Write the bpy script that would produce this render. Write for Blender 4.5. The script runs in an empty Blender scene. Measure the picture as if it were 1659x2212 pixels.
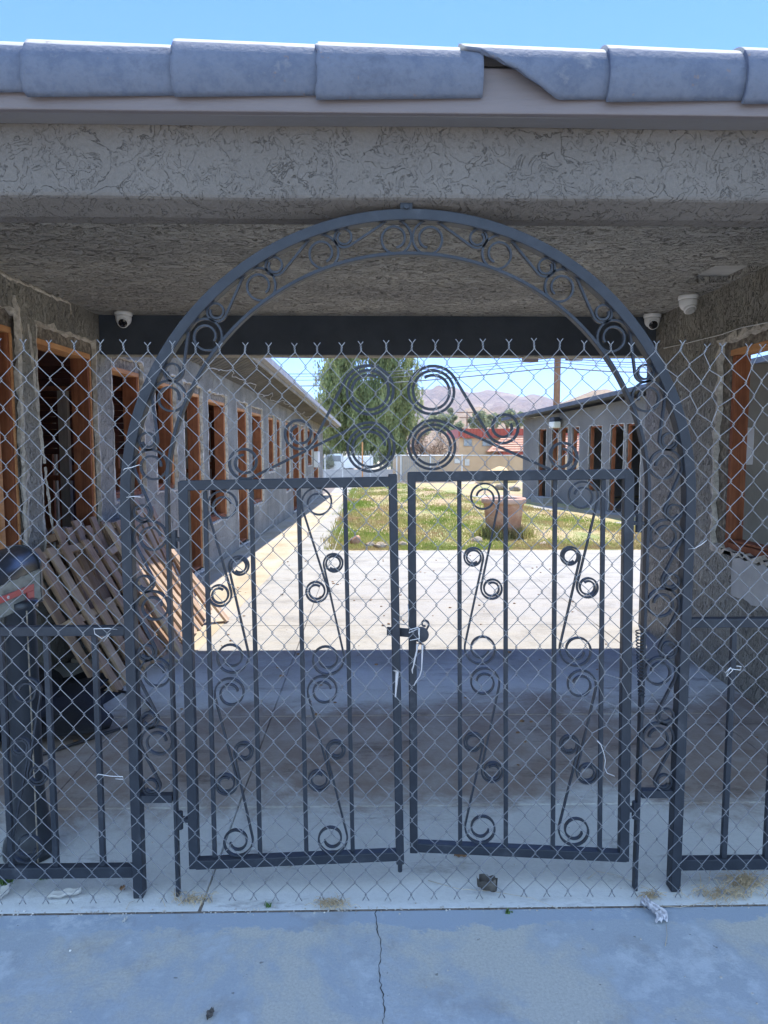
import bpy, math, random
from mathutils import Vector, Matrix, noise
import numpy as np
random.seed(7)
R = math.radians
S = bpy.context.scene
COL = S.collection
# ------------------------------------------------------------------ camera model
F, CX, CY, H = 1500.0, 829.5, 1106.0, 1.55
PITCH, YAW = R(5.18), R(1.09)
CAM = Vector((0, 0, H))
FWD = Vector((math.sin(YAW)*math.cos(PITCH), math.cos(YAW)*math.cos(PITCH), -math.sin(PITCH)))
RGT = Vector((math.cos(YAW), -math.sin(YAW), 0))
UPV = RGT.cross(FWD)
def ray(px, py): return FWD + RGT*((px-CX)/F) + UPV*((CY-py)/F)
def onY(px, py, Y): d = ray(px, py); return CAM + d*(Y/d.y)
def onX(px, py, X): d = ray(px, py); return CAM + d*(X/d.x)
def onZ(px, py, Z): d = ray(px, py); return CAM + d*((Z-H)/d.z)
cd = bpy.data.cameras.new('camera'); cam = bpy.data.objects.new('camera', cd); COL.objects.link(cam)
M = Matrix((RGT, UPV, -FWD)).transposed().to_4x4(); M.translation = CAM
cam.matrix_world = M
cd.sensor_fit = 'VERTICAL'; cd.sensor_height = 24; cd.lens = 24*F/2212; cd.clip_start = .05; cd.clip_end = 6000
S.camera = cam
# ------------------------------------------------------------------ materials
class NT:
    def __init__(s, m): s.t = m.node_tree; s.n = s.t.nodes
    def new(s, k, **kw):
        n = s.n.new(k)
        for a, v in kw.items():
            if a.startswith('i_'): n.inputs[a[2:].replace('_', ' ')].default_value = v
            else: setattr(n, a, v)
        return n
    def link(s, a, b): s.t.links.new(a, b)
def sock(n, name=0): return n.outputs[name]
def base_mat(name, rough=.8, metal=0., spec=.3):
    m = bpy.data.materials.new(name); m.use_nodes = True
    t = NT(m); b = t.n['Principled BSDF']
    b.inputs['Roughness'].default_value = rough; b.inputs['Metallic'].default_value = metal
    b.inputs['Specular IOR Level'].default_value = spec
    return m, t, b
def coords(t, stretch=(1, 1, 1), loc=(0, 0, 0)):
    tc = t.new('ShaderNodeTexCoord'); mp = t.new('ShaderNodeMapping')
    mp.inputs['Scale'].default_value = stretch; mp.inputs['Location'].default_value = loc
    t.link(tc.outputs['Object'], mp.inputs['Vector']); return mp.outputs[0]
def noi(t, v, scale, detail=5, rough=.6, dist=0.):
    n = t.new('ShaderNodeTexNoise'); t.link(v, n.inputs['Vector'])
    n.inputs['Scale'].default_value = scale; n.inputs['Detail'].default_value = detail
    n.inputs['Roughness'].default_value = rough; n.inputs['Distortion'].default_value = dist
    return n.outputs['Fac']
def ramp(t, f, stops):
    n = t.new('ShaderNodeValToRGB'); t.link(f, n.inputs[0]); e = n.color_ramp.elements
    while len(e) < len(stops): e.new(.5)
    for el, (p, c) in zip(e, stops):
        el.position = p; el.color = (c if len(c) == 4 else (*c, 1)) if isinstance(c, tuple) else (c, c, c, 1)
    return n.outputs[0]
def mix(t, f, a, b, mode='MIX'):
    n = t.new('ShaderNodeMix'); n.data_type = 'RGBA'; n.blend_type = mode
    for s_, v in ((n.inputs[0], f), (n.inputs[6], a), (n.inputs[7], b)):
        if hasattr(v, 'is_output'): t.link(v, s_)
        elif isinstance(v, tuple): s_.default_value = (*v, 1)[:4]
        else: s_.default_value = v
    return n.outputs[2]
def mth(t, op, a, b=0., c=0.):
    n = t.new('ShaderNodeMath'); n.operation = op
    for i, v in enumerate((a, b, c)):
        if hasattr(v, 'is_output'): t.link(v, n.inputs[i])
        else: n.inputs[i].default_value = v
    return n.outputs[0]
def bump(t, b, h, dist=.003, strength=1.):
    n = t.new('ShaderNodeBump'); n.inputs['Distance'].default_value = dist; n.inputs['Strength'].default_value = strength
    t.link(h, n.inputs['Height']); t.link(n.outputs[0], b.inputs['Normal'])
def simple(name, stops, scale=6, stretch=(1, 1, 1), rough=.8, metal=0., spec=.3, bs=60, bd=.002, detail=6):
    m, t, b = base_mat(name, rough, metal, spec); v = coords(t, stretch)
    t.link(ramp(t, noi(t, v, scale, detail), stops), b.inputs['Base Color'])
    if bd: bump(t, b, noi(t, v, bs, 6, .65), bd)
    return m
def stucco(name, c1, c2, dark, s=9, stretch=(1, 1, 1), bd=.005, lo=.47, hi=.53, edge=.55):
    m, t, b = base_mat(name, .9, 0, .15); v = coords(t, stretch)
    big = noi(t, v, 1.3, 4); n1 = noi(t, v, s, 5, .55, .9); n2 = noi(t, v, s*7, 5, .6)
    col = ramp(t, big, [(.35, c1), (.68, c2)])
    col = mix(t, mth(t, 'MULTIPLY', ramp(t, n2, [(.35, 1.), (.6, 0.)]), .25), col, dark)
    mid = (lo+hi)/2; wl_ = (hi-lo)/2
    e = ramp(t, n1, [(mid-wl_, 0.), (mid, 1.), (mid+wl_, 0.)])
    n3 = noi(t, v, s*.9, 4, .6, .5)
    e2 = ramp(t, noi(t, v, s*1.7, 4, .6, 1.4), [(mid-wl_*.8, 0.), (mid, 1.), (mid+wl_*.8, 0.)])
    msk = ramp(t, n3, [(.46, 0.), (.58, 1.)]); msk2 = ramp(t, n3, [(.4, 1.), (.52, 0.)])
    cr = mth(t, 'ADD', mth(t, 'MULTIPLY', e, msk), mth(t, 'MULTIPLY', mth(t, 'MULTIPLY', e2, msk2), .8))
    col = mix(t, mth(t, 'MULTIPLY', cr, edge), col, dark)
    t.link(col, b.inputs['Base Color'])
    h = mth(t, 'ADD', mth(t, 'SUBTRACT', mth(t, 'MULTIPLY', n1, 1.1), mth(t, 'MULTIPLY', cr, .9)), mth(t, 'MULTIPLY', n2, .4))
    bump(t, b, h, bd); return m
def wood(name, stops, scale=3, axis=0, rough=.75, bd=.0015):
    st = [26, 26, 26]; st[axis] = 1.4
    m, t, b = base_mat(name, rough, 0, .25); v = coords(t, tuple(st))
    n = noi(t, v, scale/3, 7, .7, .4); v2 = coords(t, (1, 1, 1)); big = noi(t, v2, 4.5, 3)
    f = mth(t, 'ADD', mth(t, 'MULTIPLY', n, .6), mth(t, 'MULTIPLY', big, .4))
    t.link(ramp(t, f, stops), b.inputs['Base Color']); bump(t, b, n, bd); return m

MT = {}
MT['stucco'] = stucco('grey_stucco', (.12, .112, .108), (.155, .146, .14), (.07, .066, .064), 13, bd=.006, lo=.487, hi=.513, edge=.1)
MT['stucco_ceiling'] = stucco('ceiling_stucco', (.38, .37, .345), (.55, .53, .48), (.06, .058, .055), 15, (.75, 1.1, 1), .03, lo=.455, hi=.545, edge=.75)
MT['stucco_wall'] = stucco('wall_stucco', (.3, .285, .25), (.46, .435, .37), (.04, .038, .036), 17, (1, 1.4, .75), .016, lo=.462, hi=.538, edge=.62)
MT['stucco_far'] = stucco('courtyard_stucco', (.36, .33, .27), (.46, .43, .35), (.1, .092, .08), 14, (1, 1.6, .35), .01, lo=.46, hi=.54, edge=.7)
MT['stucco_right'] = stucco('right_stucco', (.2, .19, .175), (.27, .255, .23), (.09, .085, .08), 14, (1, 1, .5), .004, edge=.3)
MT['dark_paint'] = simple('dark_beam_paint', [(.3, (.045, .055, .07)), (.7, (.07, .082, .1))], 3, rough=.75, bs=40)
MT['fascia'] = simple('fascia_paint', [(.3, (.115, .105, .115)), (.6, (.145, .13, .14)), (.8, (.1, .092, .105))], 2.2, (.4, 1, 4), .6, bs=30)
MT['fascia_low'] = simple('soffit_paint', [(.3, (.12, .118, .125)), (.7, (.165, .16, .17))], 3, (.3, 1, 3), .7)
MT['iron'] = simple('painted_iron', [(.3, (.02, .025, .035)), (.6, (.03, .036, .048)), (.72, (.05, .056, .07)), (.8, (.09, .085, .085))], 14, rough=.45, spec=.25, bs=120, bd=.0006)
MT['rust'] = simple('rusty_iron', [(.35, (.03, .03, .035)), (.6, (.09, .05, .035))], 25, rough=.7)
MT['wire'] = simple('galvanised_wire', [(.3, (.17, .18, .2)), (.7, (.29, .3, .32))], 30, rough=.42, metal=.55, spec=.5, bd=0)
MT['wire_bright'] = simple('new_wire', [(.3, (.5, .5, .52)), (.7, (.66, .66, .67))], 30, rough=.35, metal=.5, bd=0)
MT['redwood'] = wood('old_red_framing', [(.3, (.1, .033, .016)), (.5, (.27, .095, .042)), (.7, (.42, .175, .08))], 3, 2)
MT['orange_wood'] = wood('fresh_cut_framing', [(.3, (.36, .15, .06)), (.55, (.6, .3, .13)), (.75, (.75, .45, .22))], 3, 1)
MT['pale_stud'] = wood('pale_stud', [(.3, (.3, .24, .19)), (.7, (.6, .52, .43))], 3, 2)
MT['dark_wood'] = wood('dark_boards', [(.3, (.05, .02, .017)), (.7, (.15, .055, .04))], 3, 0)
MT['pallet'] = wood('weathered_pallet_wood', [(.25, (.15, .095, .065)), (.5, (.42, .3, .2)), (.75, (.62, .48, .35))], 3, 0, bd=.003)
MT['pallet_dark'] = wood('greyed_pallet_wood', [(.25, (.12, .07, .045)), (.5, (.34, .22, .14)), (.75, (.55, .41, .28))], 3, 0, bd=.003)
MT['raw'] = simple('raw_plaster', [(.3, (.34, .3, .25)), (.5, (.58, .53, .45)), (.7, (.75, .7, .62))], 22, rough=.95, bs=60, bd=.012)
MT['lath'] = simple('rough_scratch_coat', [(.3, (.1, .085, .07)), (.55, (.3, .26, .21)), (.75, (.5, .44, .36))], 26, (1, 1, 1), .95, bs=35, bd=.03)
MT['black'] = simple('black_felt', [(.3, (.008, .008, .01)), (.7, (.02, .02, .024))], 6)
MT['patch'] = simple('pale_plaster_patch', [(.3, (.4, .39, .37)), (.7, (.56, .55, .52))], 5, bs=30)
MT['inner_stucco'] = simple('inner_plaster', [(.3, (.28, .26, .22)), (.7, (.38, .355, .3))], 4, (1, 1, .6), bs=30, bd=.004)
MT['white'] = simple('white_plastic', [(.3, (.74, .74, .73)), (.7, (.82, .82, .81))], 6, rough=.35, spec=.5, bd=0)
MT['lens'] = simple('dark_glass', [(.3, (.01, .01, .013)), (.7, (.02, .02, .025))], 6, rough=.08, spec=.7, bd=0)
MT['tile'] = simple('grey_painted_tile', [(.28, (.055, .07, .1)), (.5, (.085, .1, .135)), (.66, (.07, .085, .115)), (.85, (.2, .21, .22))], 7, (.5, 1, 1), .75, spec=.2, bs=35, bd=.004)
m, t, b = base_mat('pale_crown_tile', .8, 0, .2); v = coords(t)
at = t.new('ShaderNodeAttribute'); at.attribute_name = 'crown_pale'
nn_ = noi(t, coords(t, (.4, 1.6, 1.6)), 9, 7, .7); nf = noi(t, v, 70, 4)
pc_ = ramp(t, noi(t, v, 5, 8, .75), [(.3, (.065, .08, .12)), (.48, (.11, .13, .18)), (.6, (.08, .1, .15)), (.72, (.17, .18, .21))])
wf = ramp(t, mth(t, 'ADD', at.outputs['Fac'], mth(t, 'MULTIPLY', mth(t, 'SUBTRACT', nn_, .5), .28)), [(.49, 0.), (.54, 1.)])  # tile colour turns pale towards the crown, with a ragged edge
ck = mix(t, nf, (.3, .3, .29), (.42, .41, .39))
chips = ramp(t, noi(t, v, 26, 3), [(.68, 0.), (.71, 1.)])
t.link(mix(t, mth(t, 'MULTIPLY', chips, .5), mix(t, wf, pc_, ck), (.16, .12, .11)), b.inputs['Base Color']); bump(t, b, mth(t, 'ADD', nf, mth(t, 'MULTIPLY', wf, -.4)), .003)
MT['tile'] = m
MT['tile_in'] = simple('tile_underside', [(.3, (.2, .2, .21)), (.7, (.3, .3, .31))], 9)
MT['steel_bg'] = simple('galvanised_post', [(.3, (.5, .5, .5)), (.7, (.65, .65, .64))], 6, rough=.5, metal=.3)
MT['roof_edge'] = simple('dark_roof_edge', [(.3, (.08, .09, .11)), (.7, (.14, .15, .17))], 5, rough=.7)
MT['roof'] = simple('grey_roofing', [(.3, (.3, .3, .31)), (.7, (.42, .41, .41))], 5, rough=.8)
MT['eave'] = simple('weathered_eave_paint', [(.3, (.22, .21, .19)), (.6, (.34, .325, .29)), (.8, (.45, .43, .39))], 5, (1, .5, 1), .8)
MT['soffit'] = simple('soffit_boards', [(.3, (.09, .083, .075)), (.7, (.15, .14, .122))], 3, (1, 1, 1), .85)
MT['terracotta'] = simple('old_terracotta', [(.25, (.26, .13, .09)), (.45, (.42, .23, .16)), (.6, (.52, .35, .27)), (.75, (.28, .19, .15))], 3.2, (1, 1, 1.6), .8, bs=30, bd=.003)
MT['soil'] = simple('potting_soil', [(.3, (.06, .04, .03)), (.7, (.16, .12, .09))], 20, bs=30, bd=.02)
MT['rock'] = simple('border_rock', [(.3, (.2, .155, .11)), (.5, (.32, .26, .2)), (.75, (.42, .36, .29))], 7, bs=14, bd=.02)
MT['rock_red'] = simple('reddish_rock', [(.3, (.36, .2, .13)), (.7, (.5, .3, .2))], 7, bs=14, bd=.02)
MT['beige'] = simple('beige_wall_paint', [(.3, (.42, .29, .18)), (.7, (.5, .36, .23))], 1.2, rough=.85)
MT['redroof'] = simple('red_metal_roof', [(.3, (.26, .05, .035)), (.7, (.36, .08, .055))], 3, rough=.55)
MT['tileroof'] = simple('terracotta_shingles', [(.3, (.42, .2, .13)), (.6, (.55, .3, .21)), (.8, (.64, .4, .3))], 6, (1, 1, 3), .8)
MT['glass'] = simple('window_glass', [(.3, (.1, .12, .14)), (.7, (.3, .33, .36))], .8, rough=.1, spec=.8, bd=0)
MT['polewood'] = wood('pole_wood', [(.3, (.13, .075, .05)), (.7, (.3, .18, .12))], 3, 2)
MT['cable'] = simple('black_cable', [(.3, (.03, .03, .035)), (.7, (.05, .05, .055))], 6, rough=.5, bd=0)
MT['skywire'] = simple('aluminium_line', [(.3, (.1, .11, .12)), (.7, (.16, .17, .18))], 6, rough=.6, bd=0)
MT['red_flag'] = simple('red_flag_paint', [(.3, (.42, .04, .045)), (.7, (.55, .07, .07))], 9, rough=.4, spec=.5, bd=0)
MT['mail_black'] = simple('black_mailbox_paint', [(.3, (.018, .022, .03)), (.7, (.03, .035, .045))], 6, rough=.3, spec=.5, bs=80, bd=.0004)
MT['straw'] = simple('dry_straw', [(.3, (.3, .22, .13)), (.7, (.52, .42, .28))], 20, rough=.9, bd=0)
MT['twig'] = simple('dry_twig', [(.3, (.34, .28, .2)), (.7, (.5, .43, .33))], 20, rough=.9, bd=0)
MT['leaf_dry'] = simple('dead_leaf', [(.3, (.16, .09, .05)), (.7, (.3, .18, .1))], 20, rough=.8)
MT['leaf_grey'] = simple('curled_dark_leaf', [(.3, (.06, .055, .05)), (.7, (.13, .115, .1))], 20, rough=.8)
MT['paper'] = simple('crumpled_paper', [(.3, (.42, .41, .43)), (.7, (.58, .57, .6))], 12, rough=.8)
MT['weed'] = simple('green_weed', [(.3, (.05, .1, .03)), (.7, (.12, .2, .06))], 12, rough=.8, bd=0)
MT['cloth'] = simple('frayed_white_cloth', [(.3, (.4, .39, .4)), (.7, (.58, .56, .57))], 40, rough=.95)
MT['dirt'] = simple('dark_dirt', [(.3, (.1, .085, .07)), (.7, (.24, .2, .165))], 30, bs=80, bd=.01)
MT['crack'] = simple('crack_shadow', [(.3, (.02, .018, .016)), (.7, (.05, .045, .04))], 60, bd=0)
MT['grit'] = simple('loose_grit', [(.3, (.2, .17, .14)), (.55, (.45, .42, .38)), (.7, (.75, .73, .7))], 9, bd=0)
MT['bark'] = simple('bark', [(.3, (.08, .055, .04)), (.7, (.2, .15, .11))], 12, bs=20, bd=.02)
MT['mound'] = simple('straw_coloured_soil', [(.3, (.42, .28, .13)), (.7, (.62, .45, .24))], 4, bs=12, bd=.05)
MT['lamp_lens'] = simple('frosted_lamp_cover', [(.3, (.75, .72, .6)), (.7, (.82, .8, .7))], 4, rough=.4, bd=0)

# front slab
m, t, b = base_mat('front_concrete', .85, 0, .25); v = coords(t)
nb = noi(t, v, 1.6, 8, .68, .3); nf = noi(t, v, 110, 8, .8); nm = noi(t, v, 5.5, 9, .72)
base = ramp(t, nf, [(.3, (.31, .31, .285)), (.7, (.5, .49, .445))])
blue = mix(t, nf, (.245, .29, .34), (.33, .375, .42))
sep = t.new('ShaderNodeSeparateXYZ'); t.link(v, sep.inputs[0])
band = ramp(t, mth(t, 'ADD', sep.outputs[1], mth(t, 'MULTIPLY', mth(t, 'SUBTRACT', nm, .5), .16)), [(.0, 0.), (.001, 0.), (.999, 0.), (1., 0.)])
mr = t.new('ShaderNodeMapRange'); t.link(mth(t, 'ADD', sep.outputs[1], mth(t, 'MULTIPLY', mth(t, 'SUBTRACT', nm, .5), .3)), mr.inputs[0])
mr.inputs[1].default_value = 2.115; mr.inputs[2].default_value = 2.135
paint = mth(t, 'MAXIMUM', mr.outputs[0], mth(t, 'MULTIPLY', ramp(t, nb, [(.47, 0.), (.55, 1.)]), .75))
c = mix(t, paint, base, blue)
pale = mth(t, 'MULTIPLY', ramp(t, nb, [(.52, 0.), (.6, 1.)]), ramp(t, nm, [(.47, 0.), (.56, 1.)]))
c = mix(t, mth(t, 'MULTIPLY', pale, .75), c, (.46, .49, .51))
c = mix(t, mth(t, 'MULTIPLY', ramp(t, noi(t, v, 3.1, 6, .7), [(.55, 0.), (.7, 1.)]), .4), c, (.2, .18, .15))
spots = ramp(t, noi(t, v, 34, 2, .5), [(.73, 0.), (.76, 1.)])
c = mix(t, mth(t, 'MULTIPLY', spots, .6), c, (.08, .075, .07))
t.link(c, b.inputs['Base Color']); bump(t, b, mth(t, 'ADD', nf, mth(t, 'MULTIPLY', paint, .3)), .002)
MT['front'] = m
# passage and courtyard concrete (stains are dirt that lies on it)
m, t, b = base_mat('courtyard_concrete', .88, 0, .2); v = coords(t)
sep = t.new('ShaderNodeSeparateXYZ'); t.link(v, sep.inputs[0])
nf = noi(t, v, 45, 6, .7); nb = noi(t, v, .9, 8, .7, .4); nm = noi(t, v, 4, 8, .7); nl = noi(t, coords(t, (.5, 3, 1)), 1.6, 7, .65)
def rng(f, a, b_):
    mr = t.new('ShaderNodeMapRange'); mr.interpolation_type = 'SMOOTHSTEP'; t.link(f, mr.inputs[0]); mr.inputs[1].default_value = a; mr.inputs[2].default_value = b_; return mr.outputs[0]
yj = mth(t, 'ADD', sep.outputs[1], mth(t, 'MULTIPLY', mth(t, 'SUBTRACT', nb, .5), 2.0))
base = ramp(t, nf, [(.3, (.25, .243, .222)), (.7, (.33, .32, .295))])
base = mix(t, ramp(t, noi(t, v, 2.2, 9, .75), [(.48, 0.), (.66, .65)]), base, (.15, .14, .12))
base = mix(t, ramp(t, nl, [(.4, 0.), (.7, .5)]), base, (.36, .325, .26))
near = mix(t, nf, (.46, .475, .47), (.6, .61, .59))
base = mix(t, rng(yj, 4.3, 5.2), near, base)
dirtm = mth(t, 'MULTIPLY', rng(yj, 2.75, 3.1), mth(t, 'SUBTRACT', 1., rng(yj, 3.9, 4.35)))
dirtm = mth(t, 'MULTIPLY', dirtm, ramp(t, nm, [(.25, .55), (.6, 1.)]))
base = mix(t, mth(t, 'MULTIPLY', dirtm, .85), base, (.19, .13, .095))
blot = mth(t, 'MULTIPLY', ramp(t, noi(t, coords(t, (.6, 1.6, 1), (3, 5, 0)), 2.6, 8, .75), [(.55, 0.), (.66, 1.)]), mth(t, 'SUBTRACT', 1., rng(yj, 4.3, 5.2)))
base = mix(t, mth(t, 'MULTIPLY', blot, .6), base, (.075, .055, .045))
t.link(base, b.inputs['Base Color']); bump(t, b, nf, .003)
MT['court'] = m
MT['tanpath'] = simple('sandy_path_concrete', [(.3, (.29, .235, .15)), (.5, (.37, .31, .22)), (.7, (.33, .31, .28))], 2.6, (1, .5, 1), .9, bs=40, bd=.003)
MT['plain'] = simple('dry_ground', [(.3, (.36, .29, .2)), (.5, (.46, .39, .28)), (.7, (.34, .33, .2))], .35, rough=.95, bs=5, bd=.03)
def grassmat(name, attr=True):
    m, t, b = base_mat(name, .85, 0, .2); v = coords(t, (1, .5, 1))
    n = noi(t, v, .9, 4, .6); n2 = noi(t, v, 12, 3)
    col = ramp(t, mth(t, 'ADD', mth(t, 'MULTIPLY', n, .8), mth(t, 'MULTIPLY', n2, .2)),
               [(.38, (.16, .25, .04)), (.47, (.29, .33, .09)), (.54, (.37, .32, .14)), (.63, (.37, .26, .14))])
    a = t.new('ShaderNodeAttribute'); a.attribute_name = 'tone'
    col = mix(t, mth(t, 'MULTIPLY', a.outputs['Fac'], .14), col, (.42, .38, .2))
    t.link(col, b.inputs['Base Color'])
    tr_ = t.new('ShaderNodeBsdfTranslucent'); t.link(col, tr_.inputs[0]); mx = t.new('ShaderNodeMixShader'); mx.inputs[0].default_value = .5
    t.link(b.outputs[0], mx.inputs[1]); t.link(tr_.outputs[0], mx.inputs[2]); t.link(mx.outputs[0], t.n['Material Output'].inputs[0]); return m
MT['grass'] = grassmat('meadow_grass')
MT['lawn'] = simple('lawn_soil', [(.36, (.2, .22, .085)), (.47, (.33, .28, .14)), (.62, (.34, .24, .15))], 1.2, (1, .5, 1), .95, bs=12, bd=.03)
def leafmat(name, a_, b__, c_):
    m, t, b = base_mat(name, .7, 0, .3)
    a = t.new('ShaderNodeAttribute'); a.attribute_name = 'tone'
    cc = ramp(t, a.outputs['Fac'], [(0., a_), (.5, b__), (1., c_)]); t.link(cc, b.inputs['Base Color'])
    tr_ = t.new('ShaderNodeBsdfTranslucent'); t.link(cc, tr_.inputs[0]); mx = t.new('ShaderNodeMixShader'); mx.inputs[0].default_value = .4
    t.link(b.outputs[0], mx.inputs[1]); t.link(tr_.outputs[0], mx.inputs[2]); t.link(mx.outputs[0], t.n['Material Output'].inputs[0])
    return m
MT['pepper'] = leafmat('pepper_tree_leaf', (.13, .17, .07), (.24, .29, .115), (.4, .42, .2))
MT['shrub'] = leafmat('desert_shrub_leaf', (.14, .17, .09), (.22, .25, .13), (.33, .33, .2))
MT['bare'] = leafmat('dry_brush', (.2, .13, .09), (.32, .24, .18), (.42, .34, .26))
m, t, b = base_mat('desert_mountain', .95, 0, .1); v = coords(t, (1, 1, 1.5))
n = noi(t, v, .012, 9, .7); n2 = noi(t, v, .06, 8, .8)
col = ramp(t, n, [(.35, (.17, .12, .105)), (.5, (.25, .18, .145)), (.65, (.35, .26, .19))])
col = mix(t, ramp(t, n2, [(.5, 0.), (.62, .6)]), col, (.09, .09, .075))
t.link(col, b.inputs['Base Color']); bump(t, b, mth(t, 'ADD', n, mth(t, 'MULTIPLY', n2, .4)), 14)
MT['mountain'] = m
m, t, b = base_mat('tan_hill', .95, 0, .1); v = coords(t)
n = noi(t, v, .03, 9, .7); n2 = noi(t, v, .25, 6, .75)
col = ramp(t, n, [(.35, (.2, .15, .105)), (.52, (.3, .21, .13)), (.7, (.24, .19, .14))])
col = mix(t, ramp(t, n2, [(.5, 0.), (.6, .6)]), col, (.1, .1, .065))
t.link(col, b.inputs['Base Color']); bump(t, b, n, 6)
MT['hill'] = m
# ------------------------------------------------------------------ mesh builder
class MB:
    def __init__(s): s.v = []; s.f = []
    def add(s, vs, fs):
        o = len(s.v); s.v += [tuple(p) for p in vs]; s.f += [tuple(i+o for i in f) for f in fs]; return s
    def box(s, x0, x1, y0, y1, z0, z1):
        return s.add([(x0,y0,z0),(x1,y0,z0),(x1,y1,z0),(x0,y1,z0),(x0,y0,z1),(x1,y0,z1),(x1,y1,z1),(x0,y1,z1)],
                     [(0,3,2,1),(4,5,6,7),(0,1,5,4),(1,2,6,5),(2,3,7,6),(3,0,4,7)])
    def sweep(s, pts, N, w, d, closed=False):
        """rectangular bar along pts; w measured in the plane across the path, d along N"""
        pts = [Vector(p) for p in pts]; n = len(pts); N = Vector(N).normalized(); vs = []; fs = []
        for i, p in enumerate(pts):
            a = pts[(i-1) % n] if (closed or i) else p; c = pts[(i+1) % n] if (closed or i < n-1) else p
            T = (c-a).normalized(); B = T.cross(N).normalized()
            k = 1.
            if 0 < i < n-1:
                t1 = (p-a).normalized(); k = 1/max(.5, T.dot(t1))
            for x, y in ((-.5, -.5), (.5, -.5), (.5, .5), (-.5, .5)): vs.append(p+B*(x*w*k)+N*(y*d))
        for i in range(n if closed else n-1):
            j = (i+1) % n
            for q in range(4): fs.append((i*4+q, i*4+(q+1) % 4, j*4+(q+1) % 4, j*4+q))
        if not closed: fs += [(3, 2, 1, 0), tuple((n-1)*4+q for q in range(4))]
        return s.add(vs, fs)
    def tube(s, pts, r, n=6, r2=None, cap=True):
        pts = [Vector(p) for p in pts]; L = len(pts); vs = []; fs = []; ref = None
        for i, p in enumerate(pts):
            T = (pts[min(i+1, L-1)]-pts[max(i-1, 0)])
            if T.length < 1e-9: T = Vector((0, 0, 1))
            T.normalize()
            if ref is None:
                ref = T.cross(Vector((0, 0, 1)));
                if ref.length < .1: ref = T.cross(Vector((1, 0, 0)))
                ref.normalize()
            A = (ref-T*ref.dot(T)).normalized(); ref = A; B = T.cross(A)
            rr = r if r2 is None else (r+(r2-r)*i/(L-1))
            if isinstance(r, (list, tuple)): rr = r[i]
            for k in range(n):
                a = 2*math.pi*k/n; vs.append(p+A*(math.cos(a)*rr)+B*(math.sin(a)*rr))
        for i in range(L-1):
            for k in range(n): fs.append((i*n+k, i*n+(k+1) % n, (i+1)*n+(k+1) % n, (i+1)*n+k))
        if cap: fs += [tuple(range(n-1, -1, -1)), tuple((L-1)*n+k for k in range(n))]
        return s.add(vs, fs)
    def lathe(s, prof, c=(0, 0, 0), n=24, cap=True):
        vs = [(c[0]+r*math.cos(2*math.pi*k/n), c[1]+r*math.sin(2*math.pi*k/n), c[2]+z) for r, z in prof for k in range(n)]
        fs = [(i*n+k, i*n+(k+1) % n, (i+1)*n+(k+1) % n, (i+1)*n+k) for i in range(len(prof)-1) for k in range(n)]
        if cap: fs += [tuple(range(n-1, -1, -1)), tuple((len(prof)-1)*n+k for k in range(n))]
        return s.add(vs, fs)
    def build(s, name, mt, parent=None, smooth=False, bevel=0, local=False):
        me = bpy.data.meshes.new(name)
        o = bpy.data.objects.new(name, me); COL.objects.link(o)
        off = Vector((0, 0, 0))
        if parent is not None:
            o.parent = parent
            if not local: off = parent['_w'] if isinstance(parent.get('_w'), Vector) else Vector(WL.get(parent.name, (0, 0, 0)))
        WL[o.name] = tuple(off)
        me.from_pydata([tuple(Vector(p)-off) for p in s.v], [], s.f)
        me.materials.append(MT[mt] if isinstance(mt, str) else mt)
        if smooth: me.polygons.foreach_set('use_smooth', [True]*len(me.polygons))
        me.update()
        if bevel:
            b = o.modifiers.new('bevel', 'BEVEL'); b.width = bevel; b.segments = 2; b.limit_method = 'ANGLE'
        return o
WL = {}
def tag(o, label=None, cat=None, group=None, kind=None):
    if label: o['label'] = label
    if cat: o['category'] = cat
    if group: o['group'] = group
    if kind: o['kind'] = kind
    return o
def thing(name, label, cat, loc=(0, 0, 0), group=None, rot=None):
    o = bpy.data.objects.new(name, None); COL.objects.link(o); o.location = loc; o.empty_display_size = .1
    if rot: o.rotation_euler = rot
    WL[o.name] = tuple(loc)
    return tag(o, label, cat, group)
def tone(o, vals):
    a = o.data.attributes.new('tone', 'FLOAT', 'FACE'); a.data.foreach_set('value', vals)
def copy_tree(o, parent=None):
    c = o.copy(); COL.objects.link(c); c.parent = parent
    for ch in [x for x in COL.objects if x.parent == o]: copy_tree(ch, c)
    return c
def plate(outer, holes, thick):
    """flat plate in (u,v) with real holes, returned as verts (u,v,w) and faces"""
    cu = bpy.data.curves.new('c', 'CURVE'); cu.dimensions = '2D'; cu.fill_mode = 'BOTH'; cu.extrude = thick/2
    for pts in [outer]+holes:
        sp = cu.splines.new('POLY'); sp.points.add(len(pts)-1); sp.use_cyclic_u = True
        for q, (u, w) in zip(sp.points, pts): q.co = (u, w, 0, 1)
    o = bpy.data.objects.new('c', cu); COL.objects.link(o)
    me = bpy.data.meshes.new_from_object(o.evaluated_get(bpy.context.evaluated_depsgraph_get()))
    vs = [tuple(v_.co) for v_ in me.vertices]; fs = [tuple(p.vertices) for p in me.polygons]
    bpy.data.objects.remove(o); bpy.data.curves.remove(cu); bpy.data.meshes.remove(me)
    return vs, fs
def jag(u0, u1, v0, v1, step=.05, amp=.014, rs=None):
    rs = rs or random; pts = []
    cs = [(u0, v0), (u1, v0), (u1, v1), (u0, v1)]
    for k in range(4):
        a, b_ = cs[k], cs[(k+1) % 4]; L = math.hypot(b_[0]-a[0], b_[1]-a[1]); n = max(2, int(L/step))
        for i in range(n):
            f = i/n; pts.append((a[0]+(b_[0]-a[0])*f+rs.uniform(-amp, amp), a[1]+(b_[1]-a[1])*f+rs.uniform(-amp, amp)))
    return pts
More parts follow.
